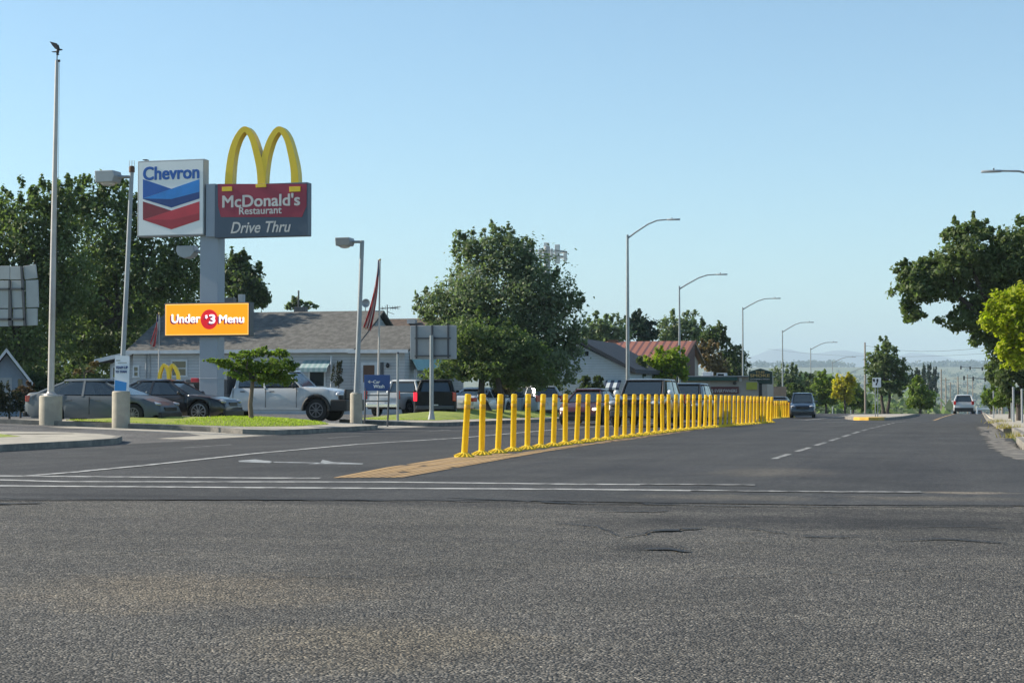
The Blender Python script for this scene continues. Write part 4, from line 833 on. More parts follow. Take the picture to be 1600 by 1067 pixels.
# ------------------------------------------------------------------ lot lights
def lot_light(px, pyb, zc, br, bh, top, head, label, rad):
    p = at(px, pyb, zc); zf = lotz(p.x, p.y) + .12; root = empty("lot_light", (p.x, p.y, zf), 0, label, "lamp post")
    hb = at(px, bh, zc).z - zf; conc_base(root, br, hb)
    t = at(top[0], top[1], zc) - root.location; MB().tube([(0, 0, hb - .05), t * .5 + Vector((0, 0, hb * .3)), t], [rad * 1.1, rad, rad * .9], 14).build("pole", M['alu'], root, smooth=True)
    MB().lathe([(rad * 2, hb), (rad * 2, hb + .03), (rad * 1.2, hb + .04)], n=12).build("collar", M['galv'], root)
    a = at(head[0], head[1], zc) - root.location; b = at(head[2], head[3], zc) - root.location
    w, h = (b - a).x, (a - b).z; c = (a + b) / 2
    mb = MB(); mb.prism([(-w*.5, h*.5), (w*.42, h*.5), (w*.5, h*.15), (w*.40, -h*.28), (-w*.46, -h*.3)], -.27, .27, 'xz'); mb.v = [(x + c.x, y + c.y, z + c.z) for x, y, z in mb.v]
    hd = mb.build("lamp_head", M['alu'], root, bevel=.02)
    mb = MB(); mb.sphere((c.x - w*.02, c.y, c.z - h*.28), (w*.36, .22, h*.24)); mb.build("lens", M['lens'], hd, smooth=True)
    ar_ = Vector((t.x, t.y, c.z + h*.12)); MB().tube([(c.x + w*.4, c.y, c.z + h*.1), ar_], .05, 8).build("arm", M['galv'], root, smooth=True)
    return root, t, zf
r1, t1, zf1 = lot_light(189, 655, 53.6, .275, 611, (206, 268), (152, 268, 187, 291), "leaning lamp post with a boxy head, beside the petrol board", .072)
mb = MB(); mb.lathe([(.09, 0), (.09, .16), (.05, .2)], (t1.x, t1.y, t1.z - .03), n=12); mb.build("pole_cap", M['wood'], r1, smooth=True)
mb = MB()
for k in range(6): a = k * math.pi / 3; mb.tube([(t1.x + .085 * math.cos(a), t1.y + .085 * math.sin(a), t1.z + .15), (t1.x + .085 * math.cos(a), t1.y + .085 * math.sin(a), t1.z + .34)], .008, 4)
mb.build("bird_spikes", M['galv'], r1)
r2, t2, zf2 = lot_light(556.5, 650, 63.5, .225, 614, (566, 376), (526, 372, 552, 388), "lamp post with a single boxy head, beside the blue car wash sign", .085)
# poster strapped to the first lamp post
Yp = at(190, 600, 53.3).y - .34; qx = lambda px, py: pxz(px, py, Yp)
ps = empty("poster", (qx(190, 612)[0], Yp, qx(190, 612)[1]), 0, "tall white and blue poster strapped to the leaning lamp post above its concrete base", "poster")
mb = MB(); mb.prism([qx(*q) for q in ((179.6, 555.4), (202, 556), (201, 611), (178.6, 611))], Yp, Yp + .03, 'xz'); pb = mb.build("panel", M['poster'], ps, True)
mb = MB(); mb.prism([qx(*q) for q in ((179.8, 593.6), (198, 597.5), (197, 610.4), (179.2, 610.4))], Yp - .006, Yp, 'xz'); mb.build("blue_wave", M['posterblue'], pb, True)
for s, a, b, c, d in (("TEAM UP", 180.8, 572, 200, 576.4), ("TO THAN", 180.3, 578.6, 198, 582.6)):
    xa, za_ = qx(a, b); xb, zb_ = qx(c, d); letters("lettering", s, ((xa + xb) / 2, Yp - .004, (za_ + zb_) / 2), M['navy'], pb, width=xb - xa, height=za_ - zb_, bold=.03)
mb = MB(); mb.prism([qx(*q) for q in ((184, 566.4), (198, 566), (198, 567.4), (184, 567.8))], Yp - .005, Yp, 'xz'); mb.prism([qx(*q) for q in ((181.5, 562.4), (188, 562.2), (188, 564), (181.5, 564))], Yp - .005, Yp, 'xz'); mb.build("small_print", M['galv'], pb, True)

# ------------------------------------------------------------------ car wash sign, boards seen from behind
Yc = at(589, 640, 62.5).y; cx0, cz0 = pxz(589, 648, Yc); cw = empty("car_wash_sign", (cx0, Yc, lotz(cx0, Yc) + .1), 0, "small navy sign pointing to the car wash, on two thin legs", "sign")
mb = MB(); front_box(mb, 569, 585.6, 609, 610.5, Yc, .06); pn = mb.build("panel", M['navy'], cw, True, bevel=.008)
zz = lambda pts: [(x / 8 + 560, y / 8 + 570) for x, y in pts]
sign_text("lettering", "Car", 186, 192, 272, 232, Yc - .006, M['signwhite'], pn, z=zz, bold=.025); sign_text("lettering", "Wash", 188, 246, 326, 290, Yc - .006, M['signwhite'], pn, z=zz, bold=.025)
mb = MB()
for q in ([(118, 211), (146, 190), (150, 198), (138, 208), (182, 208), (182, 215), (138, 215), (150, 226), (146, 233)],): mb.prism([pxz(*k, Yc) for k in zz(q)], Yc - .012, Yc - .001, 'xz')
mb.build("arrow", M['cream'], pn, True)
for a, b, c, d in ((571.5, 610, 569.5, 651), (608, 610, 605.5, 653)):
    xa, za_ = pxz(a, b, Yc + .03); xb, _ = pxz(c, d, Yc + .03); MB().tube([(xa, Yc + .03, za_ + .1), (xb, Yc + .03, lotz(xb, Yc) + .05)], .035, 8).build("leg", M['darkgrey'], cw, True)
for y in (617.5, 626.5): MB().bb((pxz(571, y, Yc)[0], Yc + .01, pxz(571, y + .9, Yc)[1]), (pxz(607, y, Yc)[0], Yc + .05, pxz(571, y - .9, Yc)[1])).build("crossbar", M['darkgrey'], cw, True)

def rear_board(name, label, Yb, px0, py0_, px1, py1, posts, bars, tilt=0):
    xa, zt_ = pxz(px0, py0_, Yb); xb, zb_ = pxz(px1, py1, Yb); cx = (xa + xb) / 2
    gx_, = [pxz(q[0], 600, Yb)[0] for q in posts[:1]]; root = empty(name, (gx_, Yb, lotz(gx_, Yb) + .1), 0, label, "sign board")
    return root, xa, xb, zb_, zt_
Yb = at(676, 640, 70).y; rbd, xa, xb, zb_, zt_ = rear_board("rear_of_sign", "grey back of a framed board on one post, in front of the large round tree", Yb, 641, 509, 713, 561, [(674, 0)], [])
MB().bb((xa, Yb, zb_), (xb, Yb + .06, zt_)).build("panel", M['alu'], rbd, True, bevel=.01)
mb = MB()
for q in (651, 675.5, 700.5): x = pxz(q, 520, Yb)[0]; mb.bb((x - .03, Yb - .05, zb_ + .03), (x + .03, Yb - .002, zt_ + .02))
for q in (528.5, 556): z = pxz(676, q, Yb)[1]; mb.bb((xa + .22, Yb - .09, z - .03), (xb - .22, Yb - .052, z + .03))
mb.build("frame", M['darkgrey'], rbd, True)
xq = pxz(674.5, 600, Yb - .15)[0]; zq = lotz(xq, Yb) + .2; mb = MB().tube([(xq, Yb - .16, zq), (xq, Yb - .16, zt_ - .4)], .085, 12); mb.lathe([(.15, 0), (.14, .08), (.10, .25), (.085, .4)], (xq, Yb - .16, zq), n=10); mb.build("post", M['galv'], rbd, True, smooth=True)
Yt = at(622, 640, 68).y; xt, zt1 = pxz(621.5, 552, Yt); st = empty("thin_post", (xt, Yt, lotz(xt, Yt) + .15), 0, "thin bare steel post between the car wash sign and the framed board", "post")
mb = MB().tube([(xt, Yt, lotz(xt, Yt)), (xt, Yt, zt1)], .05, 8); mb.build("shaft", M['galv'], st, True, smooth=True); MB().lathe([(.065, -.02), (.06, .03), (.02, .05)], (xt, Yt, zt1), n=10).build("cap", M['darkgrey'], st, True)
# the larger one that runs out of the frame
Yd = at(20, 500, 52).y; X = lambda px, py: pxz(px, py, Yd)
bd = empty("rear_of_billboard", (X(-42, 600)[0], Yd, lotz(X(-42, 600)[0], Yd) + .1), 0, "pale grey back of a big panelled board in front of the tall leafy trees", "billboard")
for q in ([(-90, 416), (15, 415.5), (15, 436.5), (-90, 437)], [(16, 416.5), (33.5, 416), (36, 437), (16, 437)], [(36, 416), (55.5, 413), (58, 434.5), (38.5, 437)], [(-90, 438.5), (14.5, 438.5), (14.5, 481.5), (-90, 481.5)],
        [(17.5, 438.5), (37, 438.5), (37.5, 481), (17.5, 481)], [(40, 438), (59, 437.2), (60.2, 480), (40.5, 480.5)], [(-90, 483), (14, 483), (14, 510), (-90, 510)], [(20, 483), (38, 482.5), (38, 509), (20, 509)], [(41, 482), (58, 481.8), (58, 508), (41, 509)]):
    mb = MB(); mb.prism([X(*k) for k in q], Yd, Yd + .04, 'xz'); mb.build("panel", M['alu'], bd, True, bevel=.008)
mb = MB()
for q in ([(33, 416), (36, 416), (41.5, 509), (38, 509)], [(-90, 451), (38, 450), (38, 453), (-90, 454)], [(-90, 498), (40, 497), (40, 500.5), (-90, 501)], [(14.8, 438), (17.2, 438), (20, 509), (14.2, 509)]): mb.prism([X(*k) for k in q], Yd - .06, Yd - .002, 'xz')
mb.build("frame", M['darkgrey'], bd, True)
for q in (-42, -75): MB().tube([(X(q, 500)[0], Yd + .15, lotz(X(q, 500)[0], Yd)), (X(q, 500)[0], Yd + .15, X(q, 418)[1])], .11, 10).build("post", M['galv'], bd, True, smooth=True)

# ------------------------------------------------------------------ street lamps
def street_lamp(loc, H, arm, rise, label, side=1, pole_r=.11):
    root = empty("street_lamp", loc, 0 if side > 0 else math.pi, label, "street lamp", "davit street lamps along the road")
    mb = MB().tube([(0, 0, -.1), (0, 0, H * .5), (0, 0, H)], [pole_r, pole_r * .8, pole_r * .55], 12); mb.build("pole", M['galv'], root, smooth=True)
    MB().lathe([(.2, 0), (.2, .08), (.15, .12), (.15, .5), (pole_r, .55)], n=12).build("base", M['galv'], root, smooth=True)
    pts = [(0, 0, H - .22), (arm * .18, 0, H - .22 + rise * .36), (arm * .42, 0, H - .22 + rise * .78), (arm * .60, 0, H - .22 + rise * .97), (arm * .78, 0, H - .22 + rise), (arm, 0, H - .22 + rise)]
    MB().tube(pts, [.055, .05, .045, .042, .04, .04], 10).build("arm", M['galv'], root, smooth=True)
    z = H - .22 + rise; mb = MB(); mb.loft([[(arm * .80 + x, y * w, z + zz_) for y, zz_ in ((-.12, -.02), (-.09, .045), (.09, .045), (.12, -.02), (.08, -.05), (-.08, -.05))] for x, w in ((0, .4), (.12, .9), (.45, 1.0), (.72, .75), (.8, .4))])
    mb.build("lamp_head", M['alu'], root, smooth=True)
    MB().lathe([(.03, 0), (.03, .07), (.015, .085)], (arm * .80 + .3, 0, z + .045), n=8).build("photocell", M['darkgrey'], root)
    return root
zcs = [107, 125.8, 159.8, 193.8, 227.8, 261.8, 297, 335]
info = [(981, 345, 367, 1060), (1062, 430, 447, 1135), (1161, 467, 480, 1218), (1223, 504, 516, 1270), (1267, 535, 543.5, 1307), (1301, 558, 565, 1336), (1329, 575, 581, 1358), (1350, 590, 595, 1372)]
labs = ["tallest street lamp, its pole rising in front of the red metal roof's left half", "street lamp whose pole crosses the yellow-green bush", "street lamp whose pole stands by the white banner of the flat-roofed shop", "street lamp rising behind the dark green shop sign",
        "street lamp standing behind the dark blue car", "street lamp standing against the bright yellow tree", "short-looking street lamp just past the bright yellow tree", "farthest street lamp, half hidden by the median tree"]
for (px, yh, yp, xt_), zc, lb in zip(info, zcs, labs):
    p = at(px, 620, zc); g = prof(p.y) + .12; top = at(px, yp, zc).z; hd = at(xt_, yh, zc); street_lamp((p.x, p.y, g), top - g, min(3.6, (hd.x - p.x) * 1.02), hd.z - top + .22, lb, 1, .135 if zc < 110 else .10)
tip = at(1537, 267, 71); street_lamp((tip.x + 3.5, tip.y, prof(tip.y) + .15), tip.z - .95, 3.5, .95 + .1, "street lamp reaching in over the right-hand leafy trees, its pole outside the photo", -1)

# ------------------------------------------------------------------ keep-right sign on the median
q = at(1370, 650, 111.5); ms = empty("keep_right_sign", (q.x, q.y, prof(q.y) + .17), 0, "white keep-right sign with a black symbol on two thin posts at the median nose", "sign")
Yk = q.y
mb = MB(); front_box(mb, 1363, 590, 1376.5, 605, Yk, .02); sp = mb.build("panel", M['signwhite'], ms, True)
zk = lambda pts: [pxz(x / 13.3375 + 1340, y / 13.3375 + 580, Yk) for x, y in pts]
mb = MB(); mb.prism(zk([(318, 160), (362, 160), (360, 220), (338, 228), (318, 195)]), Yk - .008, Yk - .001, 'xz'); mb.prism(zk([(388, 190), (400, 155), (432, 160), (432, 200), (400, 290), (378, 302), (375, 265), (402, 225)]), Yk - .008, Yk - .001, 'xz'); mb.build("symbol", M['black'], sp, True)
for px in (1367.6, 1371.4): x = pxz(px, 620, Yk + .04)[0]; MB().tube([(x, Yk + .04, prof(Yk) + .1), (x, Yk + .04, pxz(px, 594, Yk)[1])], .028, 8).build("post", M['galv'], ms, True)

# ------------------------------------------------------------------ limp flag by the house, small flag at the lane
def flag(px_top, py_top, px_bot, py_bot, zc, L_, Hh, label, plabel, pole_r):
    pt, pb_ = at(px_top, py_top, zc), at(px_bot, py_bot, zc); g = lotz(pb_.x, pb_.y)
    root = empty("flagpole", (pb_.x, pb_.y, g), 0, plabel, "flagpole"); a = Vector((pb_.x, pb_.y, g)); MB().tube([a, pt], [pole_r, pole_r * .6], 10).build("pole", M['polepaint'], root, True, smooth=True)
    MB().sphere(pt, (.05, .05, .05)).build("finial", M['gold'], root, True, smooth=True)
    # cloth hangs in deep folds; stripes run along its length, so they fall down it
    nu, nv = 30, 36; mb = MB(); d = (pt - a).normalized()
    for j in range(nv + 1):
        v = j / nv
        for i in range(nu + 1):
            u = i / nu; fall = v * L_; wdt = (.09 + .30 * v ** 1.2) * Hh / 1.2
            s_ = u * 2 - 1
            x = pt.x - d.x * fall - .05 - s_ * wdt * .5 - v * v * L_ * .16
            y = pt.y - .07 + .10 * math.sin(s_ * 9 + v * 2.2) * (.4 + v)
            z = pt.z - .05 - fall - (1 - u) * .10 * v + .05 * math.sin(s_ * 7)
            mb.v.append((x, y, z))
    for j in range(nv):
        for i in range(nu):
            mb.f.append((j*(nu+1)+i, j*(nu+1)+i+1, (j+1)*(nu+1)+i+1, (j+1)*(nu+1)+i))
            st_ = int((i / nu) * 13) % 2; can = (j / nv) < .22 and (i / nu) < .4
            mb.m.append(2 if can else (0 if st_ == 0 else 1))
    fl = mb.build("flag", [M['flagred'], M['flagwhite'], M['flagblue']], None, smooth=True, ang=180); tag(fl, label, "flag")
    s = fl.modifiers.new("cloth", 'SOLIDIFY'); s.thickness = .006
flag(593.8, 406, 590.5, 600, 76, 2.95, .95, "limp red and white striped flag hanging in front of the grey roof", "thin flagpole carrying the limp striped flag beside the house door", .05)
flag(249, 490, 247.5, 600, 71, 1.2, .35, "small furled striped flag hanging beside the orange screen", "slender flagpole behind the small yellow arches", .03)

# ------------------------------------------------------------------ drive-thru board with small arches
Ydt = at(265, 590, 62.8).y; x0, z0 = pxz(264, 640, Ydt); dt = empty("menu_board", (x0, Ydt, lotz(x0, Ydt)), 0, "dark red drive-through board under small yellow double arches, behind the black sedan", "menu board")
mb = MB(); front_box(mb, 247, 593.5, 283, 613, Ydt, .3); x1, z1 = pxz(255, 613, Ydt); mb.bb((x1, Ydt + .05, lotz(x0, Ydt)), (x1 + .35, Ydt + .25, z1)); mb.build("board", mat("dark_red_board", (.12, .02, .02), .5), dt, True, bevel=.02)
zs = lambda pts, Y: [pxz(x / 8 + 150, y / 8 + 540, Y) for x, y in pts]
Y5 = Ydt + .05
for k, pts in enumerate(([(782, 440), (792, 350), (815, 280), (842, 240), (872, 260), (895, 320), (905, 440)], [(905, 440), (915, 320), (930, 262), (950, 240), (985, 280), (1015, 350), (1026, 440)])):
    mbp = zs(pts, Y5 + k * .005); pv = [Vector(p) for p in mbp]; rings = []
    qs = []
    for i in range(len(pv) - 1):
        for t in np.linspace(0, 1, 5)[:-1]: qs.append(pv[i].lerp(pv[i+1], t))
    qs.append(pv[-1])
    for i, v in enumerate(qs):
        t = (qs[min(i+2, len(qs)-1)] - qs[max(i-2, 0)]).normalized(); nn = Vector((-t.y, t.x)) * .055; a, b = v + nn, v - nn
        rings.append([(a.x, Y5 + k*.005, a.y), (b.x, Y5 + k*.005, b.y), (b.x, Y5 + .12, b.y), (a.x, Y5 + .12, a.y)])
    MB().loft(rings).build("arch", M['arch'], dt, True, smooth=True)
Yo = at(303, 600, 64).y; xo, zo = pxz(303, 640, Yo); ob = empty("order_board", (xo, Yo, lotz(xo, Yo)), 0, "dark order board with a red top, beside the foot of the pylon", "menu board")
mb = MB(); front_box(mb, 289, 597, 314, 618, Yo, .25); mb.bb((xo - .2, Yo + .05, lotz(xo, Yo)), (xo + .2, Yo + .2, pxz(303, 617, Yo)[1])); mb.build("board", M['black'], ob, True, bevel=.02)
mb = MB(); front_box(mb, 298, 590.5, 309, 598.5, Yo + .03, .15); mb.build("topper", M['red2'], ob, True, bevel=.02)
mb = MB(); face(mb, [(291, 600), (302, 600), (308, 612), (300, 614), (292, 606)], Yo - .002, .006); mb.build("menu_picture", M['alu'], ob, True)
# ------------------------------------------------------------------ houses
def window(parent, px0, py0_, px1, py1, Y, cross=True, fw=.09):
    mb = MB(); xa, zt_ = pxz(px0, py0_, Y); xb, zb_ = pxz(px1, py1, Y)
    for lo, hi in (((xa, zt_ - fw), (xb, zt_)), ((xa - .04, zb_), (xb + .04, zb_ + fw)), ((xa, zb_ + fw), (xa + fw, zt_ - fw)), ((xb - fw, zb_ + fw), (xb, zt_ - fw))): mb.bb((lo[0], Y - .05, lo[1]), (hi[0], Y + .04, hi[1]))
    if cross: zm = (zt_ + zb_) / 2; mb.bb((xa + fw, Y - .035, zm - .025), (xb - fw, Y + .03, zm + .025))
    w = mb.build("window", M['trim'], parent, True)
    MB().bb((xa + fw, Y - .015, zb_ + fw), (xb - fw, Y - .006, zt_ - fw)).build("pane", M['window'], w, True); return w
def gable_x(root, X0, X1, Y0, D, zg, ze, zr, wall, roofm, over=.35, wname="wall"):
    """gable house, ridge along x: a pentagon wall and two roof slabs with eaves"""
    w = MB().prism([(Y0, zg), (Y0 + D, zg), (Y0 + D, ze), (Y0 + D / 2, zr - .12), (Y0, ze)], X0, X1, 'yz').build(wname, wall, root, True)
    s = (zr - ze) / (D / 2); mb = MB()
    for sg in (0, 1):
        f = lambda y, z: (y, z) if sg == 0 else (2 * Y0 + D - y, z)
        yo = Y0 - over; q = [(yo, ze - over * s + .03), (Y0 + D / 2 - sg * .004, zr + .03), (Y0 + D / 2 - sg * .004, zr + .15), (yo - .03, ze - over * s + .15)]
        mb.prism([f(*k) for k in q], X0 - over - sg * .003, X1 + over + sg * .003, 'yz')
    r = mb.build("roof", roofm, root, True)
    MB().bb((X0 - over + .02, Y0 - over - .07, ze - over * s - .02), (X1 + over - .02, Y0 - over - .032, ze - over * s + .17)).build("fascia", M['trim'], r, True)
    return w, r
HY = 87.0; X0 = pxz(208, 560, HY)[0]; X1 = pxz(632, 560, HY)[0]; D = 9.0; zg = lotz(-30, HY) - .1
ze = pxz(430, 554, HY - .35)[1] + .25; zr = pxz(430, 487.5, HY + D / 2)[1] - .15
hs = empty("white_house", ((X0 + X1) / 2, HY + D / 2, zg), 0, "long white clapboard house with a grey shingle roof behind the pylon", "house")
XA = pxz(592, 500, HY + D / 2)[0]; w, rf = gable_x(hs, X0, XA, HY, D, zg, ze, zr, M['siding'], M['shingle'], over=.3)
zc_ = pxz(640, 513, HY + 3)[1]; yc_ = HY + (zc_ - ze) / ((zr - ze) / (D / 2)); gable_x(hs, XA + .302, X1, HY + .02, 2 * (yc_ - HY), zg, ze - .02, zc_ - .02, M['siding'], M['shingle'])
window(hs, 267.5, 562, 293, 589, HY); window(hs, 172 + 36, 571, 218, 590, HY)
window(hs, 482, 578, 509, 606, HY, False); window(hs, 437, 570, 458, 600, HY)
MB().bb((XA - .004, HY + .03, zg), (XA + .31, HY + 4, ze - .06)).build('wall', M['siding'], hs, True)
# striped awning over the window
mb = MB(); xa, za_ = pxz(475, 563, HY); xb, zb_ = pxz(511, 581, HY - .7); mb.prism([(HY - .01, za_), (HY - .72, zb_ + .22), (HY - .72, zb_), (HY - .69, zb_), (HY - .66, zb_ + .18), (HY - .01, za_ - .06)], xa, xb, 'yz')
mb.build("awning", banded("striped_awning", (.22, .33, .33), (.34, .42, .42), 3.2, 'X', .5, .7, .2), hs, True)
dx0, dz1 = pxz(564, 566, HY); dx1, _ = pxz(590, 566, HY); mb = MB(); mb.bb((dx0, HY - .04, zg), (dx1, HY + .02, dz1)); dr = mb.build("door", M['trim'], hs, True)
mb = MB(); front_box(mb, 567.5, 570.5, 585, 597, HY - .05, .02); mb.build("door_window", M['wood'], dr, True)
mb = MB(); front_box(mb, 594, 566, 599, 600, HY - .03, .03); front_box(mb, 554, 566, 558.5, 600, HY - .03, .03); mb.build("shutter", M['darkgrey'], hs, True)
mb = MB(); mb.sphere((pxz(606.5, 571, HY)[0], HY - .1, pxz(606, 571, HY)[1]), (.1, .1, .14)); mb.build("porch_lamp", M['black'], hs, True)
mb = MB(); mb.tube([(pxz(517.5, 560, HY - .3)[0], HY - .3, zg), (pxz(517.5, 560, HY - .3)[0], HY - .3, pxz(517, 556, HY - .3)[1])], .05, 8); mb.build("downpipe", M['trim'], hs, True)
mb = MB()
for q in (228, 233.5): x = pxz(q, 570, HY - .06)[0]; mb.tube([(x, HY - .05, zg), (x, HY - .05, ze - .1)], .03, 6)
mb.build("conduit", M['alu'], hs, True)
# lean-to at the far end
lx0 = pxz(172, 580, HY + .6)[0]; mb = MB(); zl = pxz(178, 569, HY + .6)[1]; mb.prism([(lx0, zg), (X0 - .002, zg), (X0 - .002, ze - .05), (lx0, zl)], HY + .6, HY + 7, 'xz'); lt = mb.build("lean_to", M['siding'], hs, True)
mb = MB(); a = pxz(150, 566.5, HY + .2); b = pxz(208, 553.5, HY + .2); mb.prism([(a[0], a[1]), (b[0], b[1]), (b[0], b[1] + .16), (a[0], a[1] + .16)], HY + .1, HY + 7.3, 'xz'); lr = mb.build("lean_to_roof", [M['darkroof']], lt, True)
mb = MB(); mb.prism([(a[0] - .02, a[1] - .04), (b[0], b[1] - .04), (b[0], b[1] + .18), (a[0] - .02, a[1] + .18)], HY + .02, HY + .097, 'xz'); mb.build("bargeboard", M['trim'], lt, True)
window(hs, 175, 572, 186, 592, HY + .6, False)
# things on the roof
Yr = HY + D / 2; 
def roof_box(nm, px0, py0_, px1, py1, Yq, d, m, par=hs): mb = MB(); front_box(mb, px0, py0_, px1, py1, Yq, d); return mb.build(nm, m, par, True, bevel=.01)
roof_box("chimney", 372, 460, 379.5, 489, Yr + .4, .35, M['alu']); roof_box("roof_vent", 346, 465, 364, 490, Yr + .3, .5, M['darkgrey']); roof_box("roof_vent", 459, 479.5, 476, 490, Yr + .2, .5, M['darkgrey'])
mb = MB(); x, z = pxz(466.5, 482, Yr + .5); mb.tube([(x, Yr + .5, z), (x, Yr + .5, pxz(466.5, 454, Yr + .5)[1])], .05, 8); mb.build("vent_pipe", M['darkgrey'], hs, True)
x, z = pxz(249, 505, HY + 2.2); mb = MB(); mb.tube([(x, HY + 2.2, z - 1.2), (x, HY + 2.2, z + .35)], .06, 8); mb.build("vent_pipe", M['alu'], hs, True)
x, z = pxz(573.5, 474, Yr + .1); mb = MB(); mb.lathe([(.02, .14), (.1, .13), (.19, .09), (.245, 0), (.235, .0), (.18, .07), (.09, .11), (.02, .12)], axis='y', n=20); mb.v = [(a + x, b + Yr - .1, c + z) for a, b, c in mb.v]; mb.tube([(x - .1, Yr + .1, z - .7), (x - .08, Yr + .06, z)], .03, 6); mb.tube([(x, Yr, z - .15), (x, Yr - .35, z)], .015, 5)
dsh = mb.build("satellite_dish", M['alu'], None, smooth=True); tag(dsh, "round grey satellite dish on the roof ridge beside the flag", "satellite dish")
x, z = pxz(605.5, 500, Yr + 6); an = empty("television_antenna", (x, Yr + 6, z - .6), 0, "spindly television aerial above the brown roof", "antenna")
mb = MB(); q = lambda a, b: (pxz(a, b, Yr + 6)[0], Yr + 6, pxz(a, b, Yr + 6)[1]); mb.tube([q(605.5, 512), q(605, 476)], .03, 6); mb.build("mast", M['darkgrey'], an, True)
mb = MB(); mb.tube([q(594, 483), q(626, 479)], .022, 6); mb.tube([q(605, 487), q(616, 491)], .015, 5)
for a_ in (597, 602, 609, 613, 617, 621): mb.tube([(q(a_, 481)[0], Yr + 5.5, q(a_, 481.5)[2]), (q(a_, 481)[0], Yr + 6.5, q(a_, 481.5)[2])], .012, 4); mb.tube([q(a_, 478), q(a_ + 1, 484)], .012, 4)
mb.build("boom", M['darkgrey'], an, True)
# brown-roofed wing at the back
WY_ = HY + D + .4; X2 = pxz(575, 500, WY_)[0]; X3 = pxz(671, 500, WY_)[0]; zr2 = pxz(620, 498, WY_ + 3.5)[1] - .15; wing = empty("rear_wing", ((X2 + X3) / 2, WY_ + 3.5, zg), 0, "low house wing with a brown shingle roof, beyond the white house", "house")
gable_x(wing, X2, X3, WY_, 7, zg, zr2 - 1.5, zr2, M['siding'], M['shingle2']); mb = MB(); x, z = pxz(643, 502.5, WY_ + 2.5); mb.box((x, WY_ + 2.6, z), (.5, .4, .25)); mb.build("roof_vent", M['trim'], wing, True)
# side porch and fence by the gable
px_ = empty("carport", (X1 + 1.5, HY + 3, zg), 0, "pale carport roof on posts at the gable end of the white house", "carport")
mb = MB(); a, b = pxz(634, 563, HY + 2), pxz(663, 579, HY + 2); mb.prism([(X1 + .03, a[1] + .25), (b[0], b[1]), (b[0], b[1] + .1), (X1 + .03, a[1] + .37)], HY + .8, HY + 6, 'xz'); mb.build("roof", M['teal'], px_, True)
for yy in (HY + 1, HY + 5.5): MB().bb((b[0] - .25, yy, zg), (b[0] - .13, yy + .12, b[1] + .06)).build("post", M['trim'], px_, True)
mb = MB(); mb.bb((X1 + .4, HY + 6.05, zg), (b[0] - .3, HY + 6.15, zg + 2.0)); mb.build("back_wall", M['darkgrey'], px_, True)

# small gabled shed at the far left
SY = at(10, 590, 74).y; sx0 = pxz(-30, 600, SY)[0]; sx1 = pxz(40, 600, SY)[0]; pk = pxz(10.5, 550, SY); ev = pxz(46, 603, SY)[1]; sg_ = lotz(-40, SY) - .1
sh = empty("grey_shed", (pk[0], SY, sg_), 0, "small grey gabled shed under the tall trees, behind the grey sedan's boot", "shed")
hw = pxz(46, 603, SY)[0] - pk[0]; mb = MB(); mb.prism([(pk[0] - hw * .86, sg_), (pk[0] + hw * .86, sg_), (pk[0] + hw * .86, ev + (pk[1] - ev) * .14 - .08), (pk[0], pk[1] - .1), (pk[0] - hw * .86, ev + (pk[1] - ev) * .14 - .08)], SY, SY + 5, 'xz'); mb.build("wall", mat("grey_blue_board", (.22, .27, .33), .8, 0, .12), sh, True)
mb = MB()
for s_ in (-1, 1): mb.prism([(pk[0] + s_ * .003, pk[1]), (pk[0] + s_ * hw, ev), (pk[0] + s_ * hw, ev + .13), (pk[0] + s_ * .003, pk[1] + .15)], SY - .35 - .002 * s_, SY + 5.3, 'xz')
mb.build("roof", M['darkroof'], sh, True)
mb = MB(); mb.prism([(pk[0], pk[1] - .02), (pk[0] + hw, ev - .02), (pk[0] + hw, ev + .14), (pk[0], pk[1] + .16)], SY - .39, SY - .355, 'xz'); mb.prism([(pk[0] - .004, pk[1] - .02), (pk[0] - hw, ev - .02), (pk[0] - hw, ev + .14), (pk[0] - .004, pk[1] + .16)], SY - .392, SY - .357, 'xz'); mb.build("bargeboard", M['trim'], sh, True)
mb = MB(); front_box(mb, -18, 590, 17, 640, SY - .03, .02); mb.build("garage_door", M['alu'], sh, True); mb = MB(); front_box(mb, 25, 592, 31, 612, SY - .03, .02); mb.build("window", M['window'], sh, True); sh.rotation_euler = (0, 0, R(30))

# blue-grey gabled house beyond the big tree
BY = at(930, 580, 113).y; q = lambda x, y: pxz(x, y, BY); zg2 = prof(BY) + .1; pk = q(902, 534); e1 = q(984, 578); e0 = (2 * pk[0] - e1[0], e1[1])
bh = empty("blue_house", (pk[0], BY + 6, zg2), 0, "pale blue gabled house with a dark roof, partly behind the large tree", "house")
mb = MB(); mb.prism([(e0[0], zg2), (e1[0], zg2), (e1[0], e1[1]), (pk[0], pk[1] - .15), (e0[0], e0[1])], BY, BY + 12, 'xz'); mb.build("wall", M['siding2'], bh, True)
mb = MB()
for s_, e in ((1, e1), (-1, e0)): mb.prism([(pk[0] + .003 * s_, pk[1]), (e[0] + .45 * s_, e[1] - .22), (e[0] + .45 * s_, e[1] + .05), (pk[0] + .003 * s_, pk[1] + .27)], BY - .4 - .002 * s_, BY + 12.4, 'xz')
mb.build("roof", M['darkroof'], bh, True)
mb = MB(); front_box(mb, 913.5, 549, 919.5, 556, BY - .03, .03); mb.build("attic_vent", M['window'], bh, True)
window(bh, 947, 595, 966, 618, BY, False); mb = MB(); 
